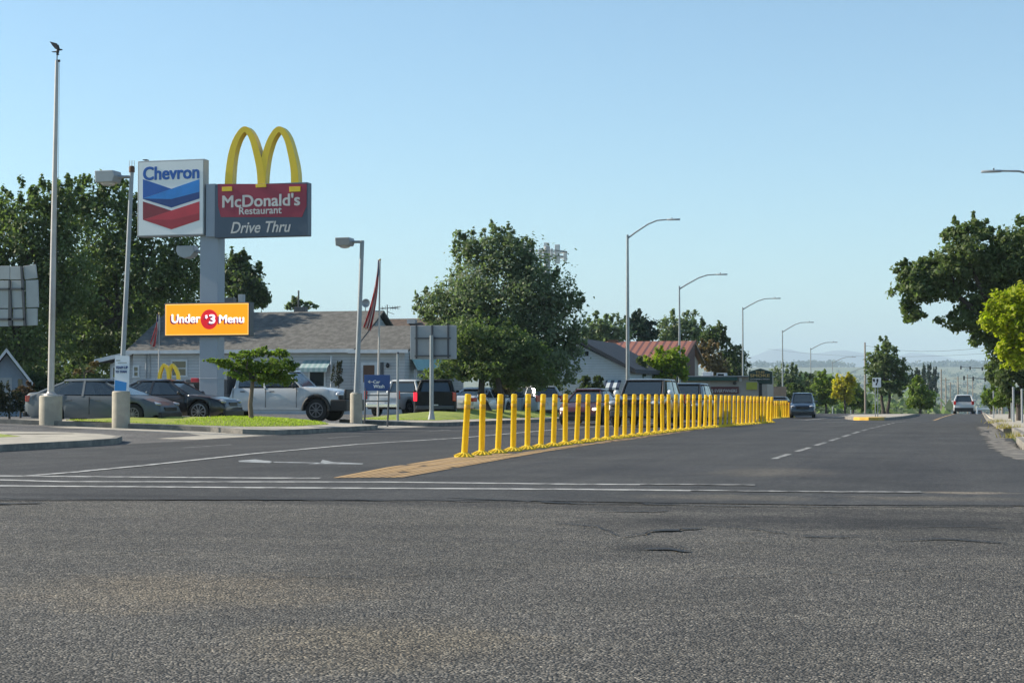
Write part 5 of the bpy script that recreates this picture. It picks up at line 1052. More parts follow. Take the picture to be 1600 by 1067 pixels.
x0_, z0_ = pxz(947, 594, BY - .02); x1_, z1_ = pxz(967, 609, BY - .8); mb.prism([(BY - .01, z0_), (BY - .8, z1_ + .15), (BY - .8, z1_), (BY - .76, z1_), (BY - .73, z1_ + .12), (BY - .01, z0_ - .06)], x0_, x1_, 'yz'); mb.build("awning", banded("blue_white_awning", (.52, .58, .62), (.03, .05, .10), 2.2, 'X', .5, .7, .1), bh, True)
for k, (cx, rx) in enumerate(((912, 12), (932, 11))):
    g = at(cx, 610, 111); tree("shrub", "dark shrub under the blue house wall, " + ("nearer the big tree" if k == 0 else "nearer the striped awning"), (g.x, g.y, prof(g.y)), px_lobes(111, [(cx, 606, rx, 14), (cx + 4, 598, rx * .6, 8)]), 900, .2, M['dkleaf'], M['barkd'], .05, "shrub", "shrubs at the blue house")

# red metal roof
RY = at(1010, 580, 138).y; q = lambda x, y, Y=RY: pxz(x, y, Y); zg3 = prof(RY)
x0_, x1_ = q(905, 560)[0], q(1086, 560, RY + 5)[0]; zr_ = pxz(1000, 535.5, RY + 5)[1]; ze_ = pxz(1010, 562, RY)[1]; rd = empty("red_roof_building", ((x0_ + x1_) / 2, RY + 5, zg3), 0, "long building with a rust-red ribbed metal roof beyond the pale blue house", "building")
MB().prism([(RY, zg3), (RY + 10, zg3), (RY + 10, ze_), (RY + 5, zr_ - .25), (RY, ze_)], x0_, x1_ - .5, 'yz').build("wall", M['stucco'], rd, True)
mb = MB(); sl = (zr_ - ze_) / 5
mb.prism([(RY - .6, ze_ - .6 * sl), (RY + 5, zr_), (RY + 5, zr_ + .12), (RY - .6, ze_ - .6 * sl + .12)], x0_ - .4, x1_, 'yz'); mb.prism([(RY + 10.6, ze_ - .6 * sl), (RY + 5.004, zr_), (RY + 5.004, zr_ + .12), (RY + 10.6, ze_ - .6 * sl + .12)], x0_ - .4, x1_ + .003, 'yz')
xm = q(1046, 560)[0]; zl_ = pxz(1065, 588, RY - 4.2)[1]; mb.prism([(RY - 4.6, zl_), (RY - .602, ze_ - .6 * sl - .004), (RY - .602, ze_ - .6 * sl + .116), (RY - 4.6, zl_ + .12)], xm, x1_ - .004, 'yz')
mb.build("roof", M['redroof'], rd, True)
mb = MB(); mb.prism([(RY - 4.7, zl_ - .12), (RY + 5, zr_ - .02), (RY + 5, zr_ + .2), (RY - 4.7, zl_ + .22)], x1_ + .01, x1_ + .12, 'yz'); mb.prism([(RY - 4.2, zg3), (RY + 5, zg3), (RY + 5, zr_ - .06), (RY - 4.2, zl_ + .02)], x1_ - .14, x1_ - .02, 'yz'); mb.build("gable_end", mat("brown_gable", (.09, .04, .03), .8), rd, True)
mb = MB(); front_box(mb, 950, 531, 965, 541, RY + 4.6, .6); mb.build("chimney", M['wood'], rd, True); mb = MB(); front_box(mb, 951, 545, 957, 551, RY + 2, .5); mb.build("roof_vent", M['trim'], rd, True)

# flat-roofed shop with a banner
TY = at(1140, 600, 128).y; q = lambda x, y: pxz(x, y, TY); zg4 = prof(TY) - .1; x0_, x1_ = q(1060, 600)[0], q(1199, 600)[0]
sp_ = empty("shop", ((x0_ + x1_) / 2, TY + 5, zg4), 0, "low flat-roofed shop with a green fascia and a white lettered banner", "shop")
MB().bb((x0_, TY, zg4), (x1_, TY + 4, q(1140, 589)[1])).build("wall", M['stucco'], sp_, True)
mb = MB(); mb.bb((x0_ - .1, TY - .35, q(1140, 594.8)[1]), (q(1153, 590)[0], TY - .004, q(1140, 588.8)[1])); mb.build("fascia", M['greenfascia'], sp_, True, bevel=.03)
mb = MB(); mb.bb((x0_ - .12, TY - .38, q(1140, 588.6)[1]), (x1_ + .1, TY + 4.1, q(1140, 587.2)[1])); mb.build("roof_edge", M['alu'], sp_, True)
mb = MB(); front_box(mb, 1092, 604, 1154, 615, TY - .08, .06); bn = mb.build("banner", M['maroon'], sp_, True)
xa, za_ = pxz(1106, 608, TY - .09); xb, zb_ = pxz(1152, 613.2, TY - .09); letters("lettering", "R IS EVERYWHERE", ((xa + xb) / 2, TY - .09, (za_ + zb_) / 2), M['cream'], bn, width=xb - xa, height=za_ - zb_, bold=.02)
mb = MB(); mb.prism([pxz(*k, TY - .09) for k in ((1098, 609), (1102, 608), (1102, 609.4), (1099, 610))], TY - .1, TY - .085, 'xz'); mb.build("swoosh", M['cream'], bn, True)
mb = MB(); front_box(mb, 1097, 581, 1111, 587.5, TY + 1, 1.2); mb.build("roof_unit", M['trim'], sp_, True, bevel=.03); mb = MB(); front_box(mb, 1119.5, 582.5, 1133, 587.5, TY + 1.6, 1.2); ru = mb.build("roof_unit", M['trim'], sp_, True); mb = MB(); front_box(mb, 1121.5, 584, 1131, 587.4, TY + 1.58, .01); mb.build("grille", M['window'], ru, True)
mb = MB(); x, z = pxz(1148, 598.5, TY - .1); mb.sphere((x, TY - .12, z), (.12, .12, .12)); mb.build("wall_lamp", M['black'], sp_, True)
mb = MB(); front_box(mb, 1155, 590, 1159, 596, TY - .1, .08); mb.build("side_sign", M['cream'], sp_, True); mb = MB(); front_box(mb, 1166, 597, 1183, 608.5, TY - .1, .08); mb.build("window_poster", M['lime'], sp_, True)
# its pole sign
QY = at(1188, 600, 119).y; q = lambda x, y: pxz(x, y, QY); x, _ = q(1187, 600); gs = empty("shop_pole_sign", (x, QY + .2, prof(QY)), 0, "dark green pole sign with a low peaked top and gold letters", "sign")
zg_ = lambda pts: [q(a / 21.343 + 1150, b / 21.343 + 565) for a, b in pts]
mb = MB(); mb.prism(zg_([(415, 330), (580, 285), (810, 225), (960, 270), (1205, 340), (1205, 750), (760, 745), (700, 640), (415, 640)]), QY, QY + .4, 'xz'); sb_ = mb.build("board", M['smokegreen'], gs, True, bevel=.02)
z21 = lambda pts: [(a / 21.343 + 1150, b / 21.343 + 565) for a, b in pts]
for s, a, b, c, d, mt, bo in (("THE", 640, 315, 960, 385, 'gold', .02), ("SMOKE", 470, 415, 1130, 510, 'gold', .03), ("CONNECTION", 480, 565, 1110, 600, 'cream', .01)):
    (e, f), (g_, h_) = z21([(a, b), (c, d)]); xa, za_ = pxz(e, f, QY); xb, zb_ = pxz(g_, h_, QY); letters("lettering", s, ((xa + xb) / 2, QY - .008, (za_ + zb_) / 2), M[mt], sb_, width=xb - xa, height=za_ - zb_, bold=bo)
x0_, x1_ = zg_([(750, 600), (860, 600)]); MB().bb((x0_[0], QY + .08, prof(QY) - .2), (x1_[0], QY + .35, x0_[1])).build("post", M['black'], gs, True)
# tan wall at the back of the shop's yard
WY = at(1215, 600, 150).y; mb = MB(); front_box(mb, 1150, 604, 1228, 640, WY, .3); tw = mb.build("yard_wall", mat("tan_block_wall", (.30, .22, .16), .9, 0, .2, 1), None); tag(tw, "tan block wall beyond the flat-roofed shop", "wall")

# cell tower over the big tree
CY = at(850, 400, 235).y; q = lambda a, b: pxz(a, b, CY); x, _ = q(855, 600); ct = empty("cell_tower", (x, CY, prof(CY)), 0, "mobile phone mast, its panel antennas showing over the large round tree", "mast")
mb = MB().tube([(x, CY, prof(CY)), (x, CY, q(855, 385)[1])], [.7, .4], 14); mb.build("mast", M['alu'], ct, True, smooth=True)
for a, b, c, d in ((818.5, 379, 823, 402), (826, 379.5, 834, 404), (849.5, 379, 857, 403), (866.5, 382, 874, 412), (880, 395, 885, 408), (842, 388, 846, 404), (860, 388, 863, 402)):
    mb = MB(); front_box(mb, a, b, c, d, CY - 1.2 + (a % 5) * .3, .4); mb.build("panel_antenna", M['trim'], ct, True, bevel=.04)
mb = MB()
for yy in (394, 402):
    for k in range(12):
        a0, a1 = 2 * math.pi * k / 12, 2 * math.pi * (k + 1) / 12; r_ = 2.75; zz_ = q(850, yy)[1]; mb.tube([(x + r_ * math.cos(a0), CY + r_ * math.sin(a0), zz_), (x + r_ * math.cos(a1), CY + r_ * math.sin(a1), zz_)], .07, 5)
    for k in range(3): a0 = 2 * math.pi * k / 3 + .3; mb.tube([(x, CY, zz_), (x + r_ * math.cos(a0), CY + r_ * math.sin(a0), zz_)], .08, 5)
mb.build("platform", M['galv'], ct, True)

# ------------------------------------------------------------------ cars
def on(px, zc, dz=0): p = at(px, 600, zc); return (p.x, p.y, (lotz(p.x, p.y) if p.x < -19.8 else prof(p.y)) + .006 + dz)
E = 0.0
vehicle("sedan", "grey sedan parked side-on behind the flagpole base", "car", "cars in the lot", on(161, 56.9), R(1), M['greencar'], SEDAN)
vehicle("sedan", "black sedan with silver many-spoke wheels, half hidden by the grey sedan", "car", "cars in the lot", on(262, 59.3, .08), R(1), M['blackcar'], SPORT)
CREW = dict(PICK, L=5.9, W=2.02, H=1.98, wr=.44, ww=.30, xf=1.92, xr=-2.0, zb=1.28, cab=(-1.42, -1.32, .62, 1.30), top=[(-2.95, .80), (-2.93, .86), (-1.62, .88), (-1.60, 1.30), (1.0, 1.30), (1.35, 1.34), (2.2, 1.28), (2.7, 1.16), (2.85, 1.02), (2.95, .75)],
    seams=(-1.5, -.15, 1.12), handles=(-1.1, .12), hmat=M['black'], rim=M['rimd'], spokes=8, mir=.13, mirmat=M['black'], bump=(.62, .34, M['black']), grille=(1.02, 1.2, .38, .0), hl=(1.03, .13, .16, .24, .18, .22), clr=.42, plz=.9)
tr = vehicle("work_truck", "white crew cab work truck with black arches behind the small kerbside tree", "truck", "trucks in the lot", on(436, 67.5), R(0.5), M['whitecar'], CREW)
mb = MB(); mb.bb((-3.5, -1.03, .75), (-1.68, 1.03, 1.02)); mb.bb((-3.5, -1.03, 1.025), (-1.72, -.95, 1.62)); mb.bb((-3.5, .95, 1.025), (-1.72, 1.03, 1.62)); mb.bb((-1.8, -.94, 1.03), (-1.70, .94, 1.95)); mb.bb((-3.5, -1.035, .35), (-2.55, 1.0, .745)); mb.build("truck_bed", M['darkgrey'], tr, bevel=.02)
mb = MB(); mb.bb((2.50, -1.03, .40), (3.16, 1.03, .84)); mb.bb((2.93, -.66, .845), (3.02, .66, 1.24)); mb.build("front_guard", M['black'], tr, bevel=.04)
mb = MB()
for sg in (-1, 1): mb.bb((2.80, sg * .98, .845), (2.99, sg * .70, 1.0))
mb.build("lamp_surround", M['black'], tr, bevel=.03)
mb = MB(); mb.bb((-1.55, -1.06, .40), (1.35, -.98, .46)); mb.bb((-1.55, .98, .40), (1.35, 1.06, .46)); mb.build("running_board", M['alu'], tr)
for sg in (-1, 1):
    mb = MB(); pts = [(1.92 + .535 * math.cos(t), sg * 1.0, .46 + .535 * math.sin(t)) for t in np.linspace(-.1, math.pi + .1, 14)]; mb.tube(pts, .065, 8); mb.build("wheel_arch", M['black'], tr, smooth=True)
OLD = dict(PICK, W=1.95, H=1.80, zb=1.14, cab=(-.55, -.45, .50, 1.0), top=[(-2.8, .95), (-2.79, 1.16), (-.6, 1.16), (.9, 1.12), (1.4, 1.10), (2.6, 1.06), (2.76, 1.0), (2.8, .7)], rbump=(.55, .2, M['chrome']), seams=(-.58, 1.05), handles=(-.3,), spokes=4, rim=M['rimd'], taper=.03)
vehicle("pickup", "old white pickup with a chrome bumper, parked behind the car wash sign", "truck", "trucks in the lot", on(637, 86.5, .02), R(82), M['oldwhite'], OLD)
vehicle("pickup", "black pickup seen from behind with one tail lamp glowing red", "truck", "trucks in the lot", on(681, 82.5, .0), R(106.5), M['mattblack'], dict(PICK, rbump=(.56, .18, M['darkgrey'])), brake=True)
vehicle("suv", "white utility car parked under the large tree beyond the lawn", "car", "cars beside the road", on(822, 96, .05), R(138), M['whitecar'], dict(SUV, H=1.72))
vehicle("sedan", "pale blue car mostly hidden between the black pickup and the bushes", "car", "cars beside the road", on(752, 92, .1), R(80), M['silvercar'], dict(SEDAN))
vehicle("sedan", "maroon car coming towards us with painted glints on its lamps, behind the yellow posts", "car", "oncoming cars", on(922, 74), R(-90), M['redcar'], dict(SEDAN, H=1.52), lights=True)
vehicle("pickup", "bronze pickup with big pale mirrors coming towards us behind the yellow posts", "truck", "oncoming cars", on(1012, 67.5), R(-90), M['tancar'], dict(PICK, L=5.8, W=2.05, H=1.84, cab=(-2.2, -2.0, .55, 1.25), mir=.13, mirmat=M['signwhite'], gmat=M['black'], bump=(.52, .22, M['darkgrey']), wt=.78))
vehicle("suv", "dark utility car following close behind the bronze pickup", "car", "oncoming cars", on(1073, 78), R(-90), M['blackcar'], dict(SUV, H=1.80, W=1.98))
vehicle("sedan", "small dark car showing only its roof over the second row of posts", "car", "oncoming cars", on(1217, 136), R(-90), M['blackcar'], dict(SEDAN, H=1.5))
vehicle("suv", "dark blue utility car coming towards us at the end of the post rows", "car", "oncoming cars", on(1254, 123), R(-85), M['bluecar'], dict(SUV, W=1.80, H=1.76))
vehicle("suv", "white utility car seen from behind, driving off down the road", "car", None, on(1506, 157), R(90), M['whitecar'], dict(SUV, H=1.74, plz=.98, rbump=(.42, .34, M['black'])))
g = on(1525, 250); vehicle("box_truck", "small red truck far down the road past the white car", "truck", None, g, R(-90), M['redcar'], dict(PICK, H=2.3, zb=1.5, W=2.2))
q_ = at(1535, 645, 168); bz = prof(q_.y); br_ = empty("road_barrier", (q_.x, q_.y, bz), 0, "low white barrier at the kerb just past the white car", "barrier")
mb = MB(); mb.box((-.5, 0, .4), (.16, .3, .8)); mb.build("upright", M['signwhite'], br_, bevel=.02); mb = MB(); mb.box((.15, 0, .62), (1.15, .08, .14)); mb.build("rail", M['signwhite'], br_)
# ------------------------------------------------------------------ trees and shrubs
def T(name, label, zc, base_px, lobes, n, leaf, lm, bark='barkd', tr=.2, group=None, cat="tree", deep=.8, **kw):
    g = ground_at(base_px, zc); return tree(name, label, g, px_lobes(zc, lobes, deep), n, leaf, M[lm], M[bark] if bark else None, tr, cat, group, **kw)
GL = "tall trees behind the lot"
T("leafy_tree", "tall dark leafy tree behind the panelled board at the photo's left edge", 100, 20, [(-90, 430, 85, 90), (-130, 520, 90, 70), (0, 400, 75, 85), (55, 380, 60, 75), (30, 480, 90, 90), (95, 350, 45, 55), (0, 330, 40, 32), (100, 320, 26, 34), (60, 315, 26, 28), (40, 560, 80, 60), (100, 440, 60, 80), (128, 305, 18, 24)], 38000, .26, 'oak', tr=.35, group=GL, spread=.2, hollow=.45)
T("leafy_tree", "tall dark leafy tree behind the leaning lamp post and petrol board", 108, 200, [(170, 380, 70, 80), (240, 400, 75, 75), (200, 470, 95, 80), (290, 430, 45, 70), (150, 320, 30, 42), (120, 330, 30, 40), (190, 320, 26, 36), (160, 300, 14, 26), (110, 300, 14, 22), (255, 340, 40, 40), (200, 550, 80, 50), (120, 540, 60, 60), (120, 450, 50, 80)], 32000, .27, 'oak', tr=.35, group=GL, spread=.2, hollow=.45)
T("leafy_tree", "dense dark tree filling the space behind the shed and the grey sedan", 120, 100, [(60, 560, 90, 60), (160, 550, 90, 70), (250, 530, 80, 80), (100, 500, 100, 70), (220, 470, 90, 80), (20, 520, 70, 80), (310, 500, 40, 60)], 16000, .36, 'dkleaf', tr=.3, group=GL, spread=.3, hollow=.3)
T("leafy_tree", "dark mid-height tree rising over the house roof beside the pylon", 132, 370, [(372, 445, 32, 38), (392, 448, 26, 34), (362, 425, 24, 26), (400, 468, 22, 20), (378, 412, 18, 14)], 6000, .36, 'dkleaf', tr=.2, group=GL)
T("bare_top_tree", "thin light treetop peeking over the house roof ridge", 125, 472, [(463, 474, 11, 10), (480, 480, 14, 6), (455, 480, 8, 6)], 500, .3, 'greyleaf', tr=.1, group=GL)
T("ornamental_tree", "small flat-topped tree with a slim trunk on the kerbside lawn", 56.8, 394, [(385, 574, 34, 14), (355, 568, 22, 8), (430, 572, 28, 18), (390, 555, 22, 10), (412, 549, 14, 8), (437, 553, 18, 9), (368, 556, 10, 6), (375, 586, 22, 9), (415, 590, 26, 14), (445, 592, 22, 12), (455, 574, 12, 8), (340, 566, 16, 5), (328, 564, 10, 3)], 6000, .12, 'midleaf', 'bark', .085, cat="tree", spread=.22, fork=.15)
T("shade_tree", "large round grey-green tree in front of the mobile phone mast", 101, 790, [(770, 470, 80, 85), (730, 480, 60, 70), (830, 480, 70, 90), (860, 520, 55, 80), (700, 490, 45, 50), (745, 400, 32, 36), (780, 400, 45, 38), (725, 382, 20, 24), (808, 412, 36, 34), (790, 372, 22, 18), (670, 480, 26, 30), (862, 462, 34, 40), (800, 560, 80, 55), (880, 570, 36, 42), (895, 530, 24, 30), (740, 550, 50, 40)], 42000, .22, 'greyleaf', 'barkd', .42, spread=.19, hollow=.45)
T("spreading_tree", "lower bright-leaved tree in front of the large round tree, beside the framed board", 86, 775, [(745, 530, 50, 38), (785, 545, 50, 36), (720, 570, 40, 28), (690, 588, 34, 16), (760, 575, 50, 26), (820, 560, 40, 28), (840, 590, 30, 22), (800, 590, 40, 22), (672, 592, 18, 12)], 19000, .18, 'oak', 'barkd', .2, spread=.2, stems=2)
T("leafy_tree", "pale green tree beyond the red metal roof's left end", 172, 945, [(945, 520, 30, 24), (925, 522, 22, 20), (965, 520, 24, 24)], 2600, .42, 'greyleaf', tr=.2, group="trees beyond the red roof")
T("conifer", "dark blue-green evergreen over the middle of the red metal roof", 178, 998, [(998, 515, 24, 24), (985, 508, 13, 15), (1010, 520, 16, 18)], 2400, .42, 'pine', tr=.2, group="trees beyond the red roof")
T("leafy_tree", "wide pale tree over the red metal roof's right half", 185, 1060, [(1060, 520, 34, 28), (1075, 503, 20, 14), (1040, 525, 20, 20), (1090, 520, 18, 20)], 3200, .42, 'greyleaf', tr=.2, group="trees beyond the red roof")
T("leafy_tree", "ragged dark tree past the right end of the red metal roof", 168, 1118, [(1112, 520, 22, 18), (1126, 530, 16, 18), (1145, 555, 20, 22), (1135, 575, 18, 25), (1150, 580, 20, 22)], 3600, .38, 'dkleaf', tr=.2, group="trees beyond the red roof")
T("browning_tree", "browning tree between the red metal roof and the dark tree", 158, 1108, [(1108, 560, 20, 24), (1122, 575, 16, 20), (1095, 548, 12, 14)], 2400, .34, 'brownl', tr=.15, group="trees beyond the red roof")
T("yellow_green_tree", "yellow-green round tree in front of the red metal roof", 121, 1040, [(1040, 575, 30, 26), (1055, 560, 20, 14), (1020, 580, 22, 22), (1068, 580, 14, 20)], 4200, .26, 'bright', tr=.15)
T("leafy_tree", "dark tree in front of the pale blue house's end wall", 117, 990, [(990, 590, 18, 20), (1000, 575, 12, 14)], 1400, .26, 'dkleaf', tr=.12)
GH = "trees along the far side road"
for px, zc, lob, lm, lab in ((1225, 200, [(1222, 592, 20, 20), (1236, 600, 18, 22), (1210, 605, 14, 18)], 'greyleaf', "rounded grey-green tree behind the dark green pole sign"), (1262, 215, [(1255, 604, 20, 18), (1275, 606, 20, 18), (1262, 622, 26, 16)], 'dkleaf', "dark tree behind the dark blue car"),
        (1290, 190, [(1288, 606, 18, 20), (1275, 622, 24, 14), (1300, 625, 16, 14)], 'midleaf', "mid-green tree between the dark blue car and the yellow tree"), (1245, 175, [(1242, 622, 26, 18), (1215, 628, 16, 14)], 'dkleaf', "low dark bushy tree just behind the dark blue car's bonnet"),
        (1330, 205, [(1338, 615, 14, 18), (1330, 628, 18, 12), (1345, 630, 14, 12)], 'midleaf', "green bushy tree between the yellow tree and the median tree")):
    T("leafy_tree", lab, zc, px, lob, 2600, .42, lm, tr=.15, group=GH)
T("yellow_tree", "bright yellow tree standing by the sixth street lamp", 188, 1320, [(1318, 605, 16, 18), (1328, 600, 10, 14), (1310, 612, 10, 16), (1320, 620, 15, 12)], 2800, .34, 'yel', tr=.12)
T("median_tree", "tall full green tree standing on the median behind the keep-right sign", 168, 1383, [(1383, 575, 26, 30), (1372, 560, 16, 20), (1395, 560, 18, 22), (1385, 540, 13, 12), (1398, 590, 24, 22), (1383, 606, 26, 15), (1405, 606, 14, 14), (1362, 604, 14, 14), (1365, 585, 17, 22), (1410, 590, 12, 20)], 6500, .33, 'oak', 'barkd', .16, stems=2, spread=.2)
T("conical_tree", "cone-shaped evergreen on the median between the green tree and the white car", 160, 1437, [(1437, 622, 19, 18), (1435, 608, 14, 14), (1432, 596, 8, 10), (1448, 630, 14, 13), (1426, 630, 10, 13)], 3600, .28, 'midleaf', 'barkd', .12)
T("median_bush", "small bush on the median beside the keep-right sign", 116, 1366, [(1366, 636, 6, 6), (1369, 640, 5, 4)], 260, .14, 'midleaf', None, cat="bush")
for k, (px, top, hw_) in enumerate(((1424, 586, 5), (1433, 581, 5), (1443, 577, 5.5), (1452, 574, 5.5), (1461, 581, 6))):
    T("poplar", ("shortest", "second shortest", "middle", "tallest", "last")[k] + " slim dark poplar in the row beyond the median's evergreen", 430 + 12 * k, px, [(px, (top + 622) / 2, hw_, (622 - top) / 2), (px, top + 8, hw_ * .5, 8)], 700, .7, 'pine', tr=.25, group="poplars down the valley road")
# right side
T("shade_tree", "big dark oak-like tree leaning in over the road from the right edge", 84, 1650, [(1620, 430, 70, 62), (1560, 425, 55, 50), (1510, 400, 48, 42), (1470, 440, 52, 40), (1430, 450, 36, 38), (1528, 360, 20, 24), (1490, 365, 20, 20), (1425, 490, 22, 20), (1412, 425, 16, 14), (1540, 480, 60, 36), (1500, 505, 34, 16), (1545, 525, 34, 26), (1580, 560, 40, 40), (1600, 380, 50, 34), (1455, 415, 22, 16), (1560, 585, 22, 24)], 46000, .21, 'oak', 'barkd', .38, spread=.17, hollow=.4)
T("yellow_green_tree", "bright lime-yellow leafy tree in front of the dark oak at the right edge", 66, 1640, [(1585, 480, 36, 30), (1565, 505, 34, 26), (1600, 520, 50, 40), (1575, 545, 22, 20), (1610, 460, 40, 24), (1560, 480, 20, 18), (1590, 560, 26, 22)], 8500, .19, 'lime_l', 'bark', .16, spread=.2)
T("hedge_tree", "dark green understorey tree below the lime-yellow leaves", 78, 1592, [(1590, 585, 30, 24), (1570, 595, 18, 26), (1605, 615, 26, 26)], 4500, .2, 'dkleaf', 'barkd', .12)
T("roadside_shrub", "olive shrub behind the pale kerb posts on the right pavement", 92, 1577, [(1575, 622, 18, 16), (1560, 625, 12, 14), (1590, 628, 14, 12)], 2600, .2, 'midleaf', 'barkd', .08, cat="shrub")
T("roadside_shrub", "green shrub at the kerb past the white barrier", 150, 1548, [(1548, 628, 10, 12), (1540, 620, 10, 14), (1553, 615, 8, 18)], 1600, .26, 'midleaf', 'barkd', .08, cat="shrub")
# dry weeds at the pavement joints
wp = []
for (cx, cy, n_, rx) in ((.95, 46, 60, .25), (1.1, 58.7, 110, .4), (.95, 62, 60, .2), (2.6, 58.8, 90, .9), (1.6, 45.9, 50, .6), (.9, 74, 70, .3), (2.9, 66, 60, .3), (1.2, 78.2, 60, .5)):
    for _ in range(n_):
        x, y = cx + random.gauss(0, rx * .6), cy + random.gauss(0, .15); z = prof(y) + .1; a = random.uniform(0, 6.28); l = random.uniform(.08, .22); w_ = .014
        wp += [(x - math.cos(a) * w_, y - math.sin(a) * w_, z), (x + math.cos(a) * w_, y + math.sin(a) * w_, z), (x + random.gauss(0, .07), y + random.gauss(0, .05), z + l)]
wd = link(bpy.data.objects.new("weeds", np_mesh("weeds", np.array(wp), 3, M['weed']))); tag(wd, "dry yellow weeds along the cracked pavement joints", "weeds", kind="stuff")
# shrubs round the lot
T("dark_shrub", "tangled dark shrub beside the grey sedan's boot", 62, 15, [(10, 630, 28, 22), (-15, 622, 25, 26), (32, 632, 12, 14)], 3200, .11, 'shrub', 'barkd', .04, cat="shrub", deep=.5)
T("russet_shrub", "russet shrub in front of the grey shed", 68, 34, [(32, 615, 14, 10), (45, 610, 10, 10)], 1200, .11, 'reddish', 'barkd', .04, cat="shrub", deep=.5)
T("dark_shrub", "dark hedge shrub behind the grey sedan's roof, under the tall trees", 78, 120, [(80, 600, 40, 24), (130, 590, 36, 24), (60, 610, 24, 22)], 3600, .18, 'dkleaf', 'barkd', .06, cat="shrub")
T("flowering_shrub", "pale-flowered shrub showing above the grey sedan's roof", 74, 128, [(122, 583, 8, 5), (145, 576, 9, 8), (150, 570, 6, 5)], 260, .12, 'brownl', 'barkd', .04, cat="shrub")
T("brown_shrub", "brown leafless-looking shrub behind the first yellow posts", 92, 785, [(785, 606, 16, 9), (772, 612, 12, 9), (797, 612, 12, 9)], 1200, .16, 'brownl', 'barkd', .05, cat="shrub")
T("dark_shrub", "dark hedge shrub behind the white utility car", 106, 850, [(855, 610, 34, 22), (820, 605, 34, 24), (790, 618, 26, 16)], 3600, .2, 'dkleaf', 'barkd', .06, cat="shrub")
T("climbing_shrub", "dark climber on the house wall beside the striped awning", 91.6, 527, [(527, 590, 8, 18), (531, 575, 5, 10)], 700, .11, 'shrub', 'barkd', .03, cat="shrub", deep=.5)
for px, lab in ((655, "bush right of the carport post"), (664, "bush between the framed board's post and the black pickup")):
    T("dark_shrub", "dark " + lab, 99, px, [(px, 608, 10, 14)], 700, .16, 'dkleaf', 'barkd', .04, cat="shrub")
# picket posts on the right pavement
for px, py0_, py1, zc, r_, lab in ((1583.5, 606, 644, 72, .045, "pale post standing in front of the olive shrub"), (1597, 609, 648, 69, .045, "pale post nearest the photo's right edge"), (1552.5, 612, 648, 96, .035, "thin steel sign post at the kerb end of the right pavement"), (1580.5, 615, 644, 82, .035, "weathered post close behind the pale post by the olive shrub")):
    p = at(px, py1, zc); g = prof(p.y) + .1; o = empty("kerb_post", (p.x, p.y, g), 0, lab, "post", "posts on the right pavement"); MB().tube([(0, 0, -.1), (0, 0, at(px, py0_, zc).z - g)], r_, 10).build("shaft", M['alu'], o, smooth=True); MB().lathe([(r_ * 1.15, -.02), (r_ * 1.1, .02), (r_ * .4, .05)], (0, 0, at(px, py0_, zc).z - g), n=10).build("cap", M['galv'], o, smooth=True)

# ------------------------------------------------------------------ down the valley road
def utility_pole(px, top, zc, label, arms=1, r_=.16):
    p = at(px, 620, zc); g = terr(p.x, p.y); zt_ = at(px, top, zc).z; o = empty("utility_pole", (p.x, p.y, g), 0, label, "utility pole", "utility poles down the road")
    MB().tube([(0, 0, -.3), (0, 0, zt_ - g)], [r_, r_ * .7], 8).build("pole", M['utility'], o, smooth=True)
    for k in range(arms): MB().box((0, 0, zt_ - g - .6 - k * 1.1), (2.4, .12, .14)).build("crossarm", M['utility'], o)
    return p.x, p.y, zt_ - .5
near_ = [utility_pole(*a) for a in ((1352, 535, 200, "utility pole beside the median tree's left edge", 0, .12), (1578, 560, 150, "utility pole against the dark oak, with a crossarm", 1, .14))]
for k, (px, top, zc, lab) in enumerate(((1566, 575, 230, "first"), (1561, 580, 300, "second"), (1556, 585, 390, "third"), (1550, 590, 500, "fourth"))): near_.append(utility_pole(px, top, zc, lab + " utility pole from the kerb in the line beyond the white barrier", 1))
for k, (px, top, zc, lab) in enumerate(((1471, 577, 430, "just past the poplars"), (1478, 590, 470, "second past the poplars"), (1485, 597, 520, "third past the poplars"), (1497, 588, 480, "over the white car's left side"), (1512, 585, 560, "over the white car's right side"), (1520, 592, 640, "beside the red truck"))): utility_pole(px, top, zc, "pale utility pole " + lab, 1 if k % 2 else 0, .22)
for k, (y0, y1, x0_, zc) in enumerate(((594, 624, 1505, 300), (577, 620, 1500, 360))):
    p = at(1568 - 4 * k, 640, zc); g = terr(p.x, p.y); z = at(1568, y0, zc).z; o = empty("signal_mast", (p.x, p.y, g), 0, ("nearer" if k == 0 else "farther") + " traffic signal mast arm reaching over the road beyond the white car", "traffic signal")
    MB().tube([(0, 0, 0), (0, 0, z - g + .4)], [.2, .14], 8).build("pole", M['galv'], o); q = at(x0_, y0 - 2, zc); MB().tube([(0, 0, z - g), (q.x - p.x, 0, z - g + .5)], [.10, .05], 8).build("arm", M['darkgrey'], o)
    for u in (.45, .75, .98): MB().box(((q.x - p.x) * u, -.15, z - g + .5 * u - .1), (.3, .25, .75)).build("signal_head", M['black'], o, bevel=.04)
def wires(name, label, lines):
    mb = MB()
    for a, b, sag in lines:
        a, b = Vector(a), Vector(b); mb.tube([a.lerp(b, t) - Vector((0, 0, sag * 4 * t * (1 - t))) for t in np.linspace(0, 1, 9)], .013, 4)
    tag(mb.build(name, M['wire']), label, "wires")
A1, A2 = at(1352, 540, 200), at(1660, 520, 130); wires("overhead_wire", "thin overhead wire slung across the road from the median tree to the dark oak", [(A1, A2, 1.0)])
A1, A2 = at(1200, 545, 330), at(1640, 545, 200); wires("overhead_wire", "lower overhead wire crossing in front of the far mountains", [(A1, A2, 1.2)])
wires("overhead_wire", "wires running from pole to pole beyond the white barrier", [(near_[i], near_[i+1], .8) for i in range(1, 5)])
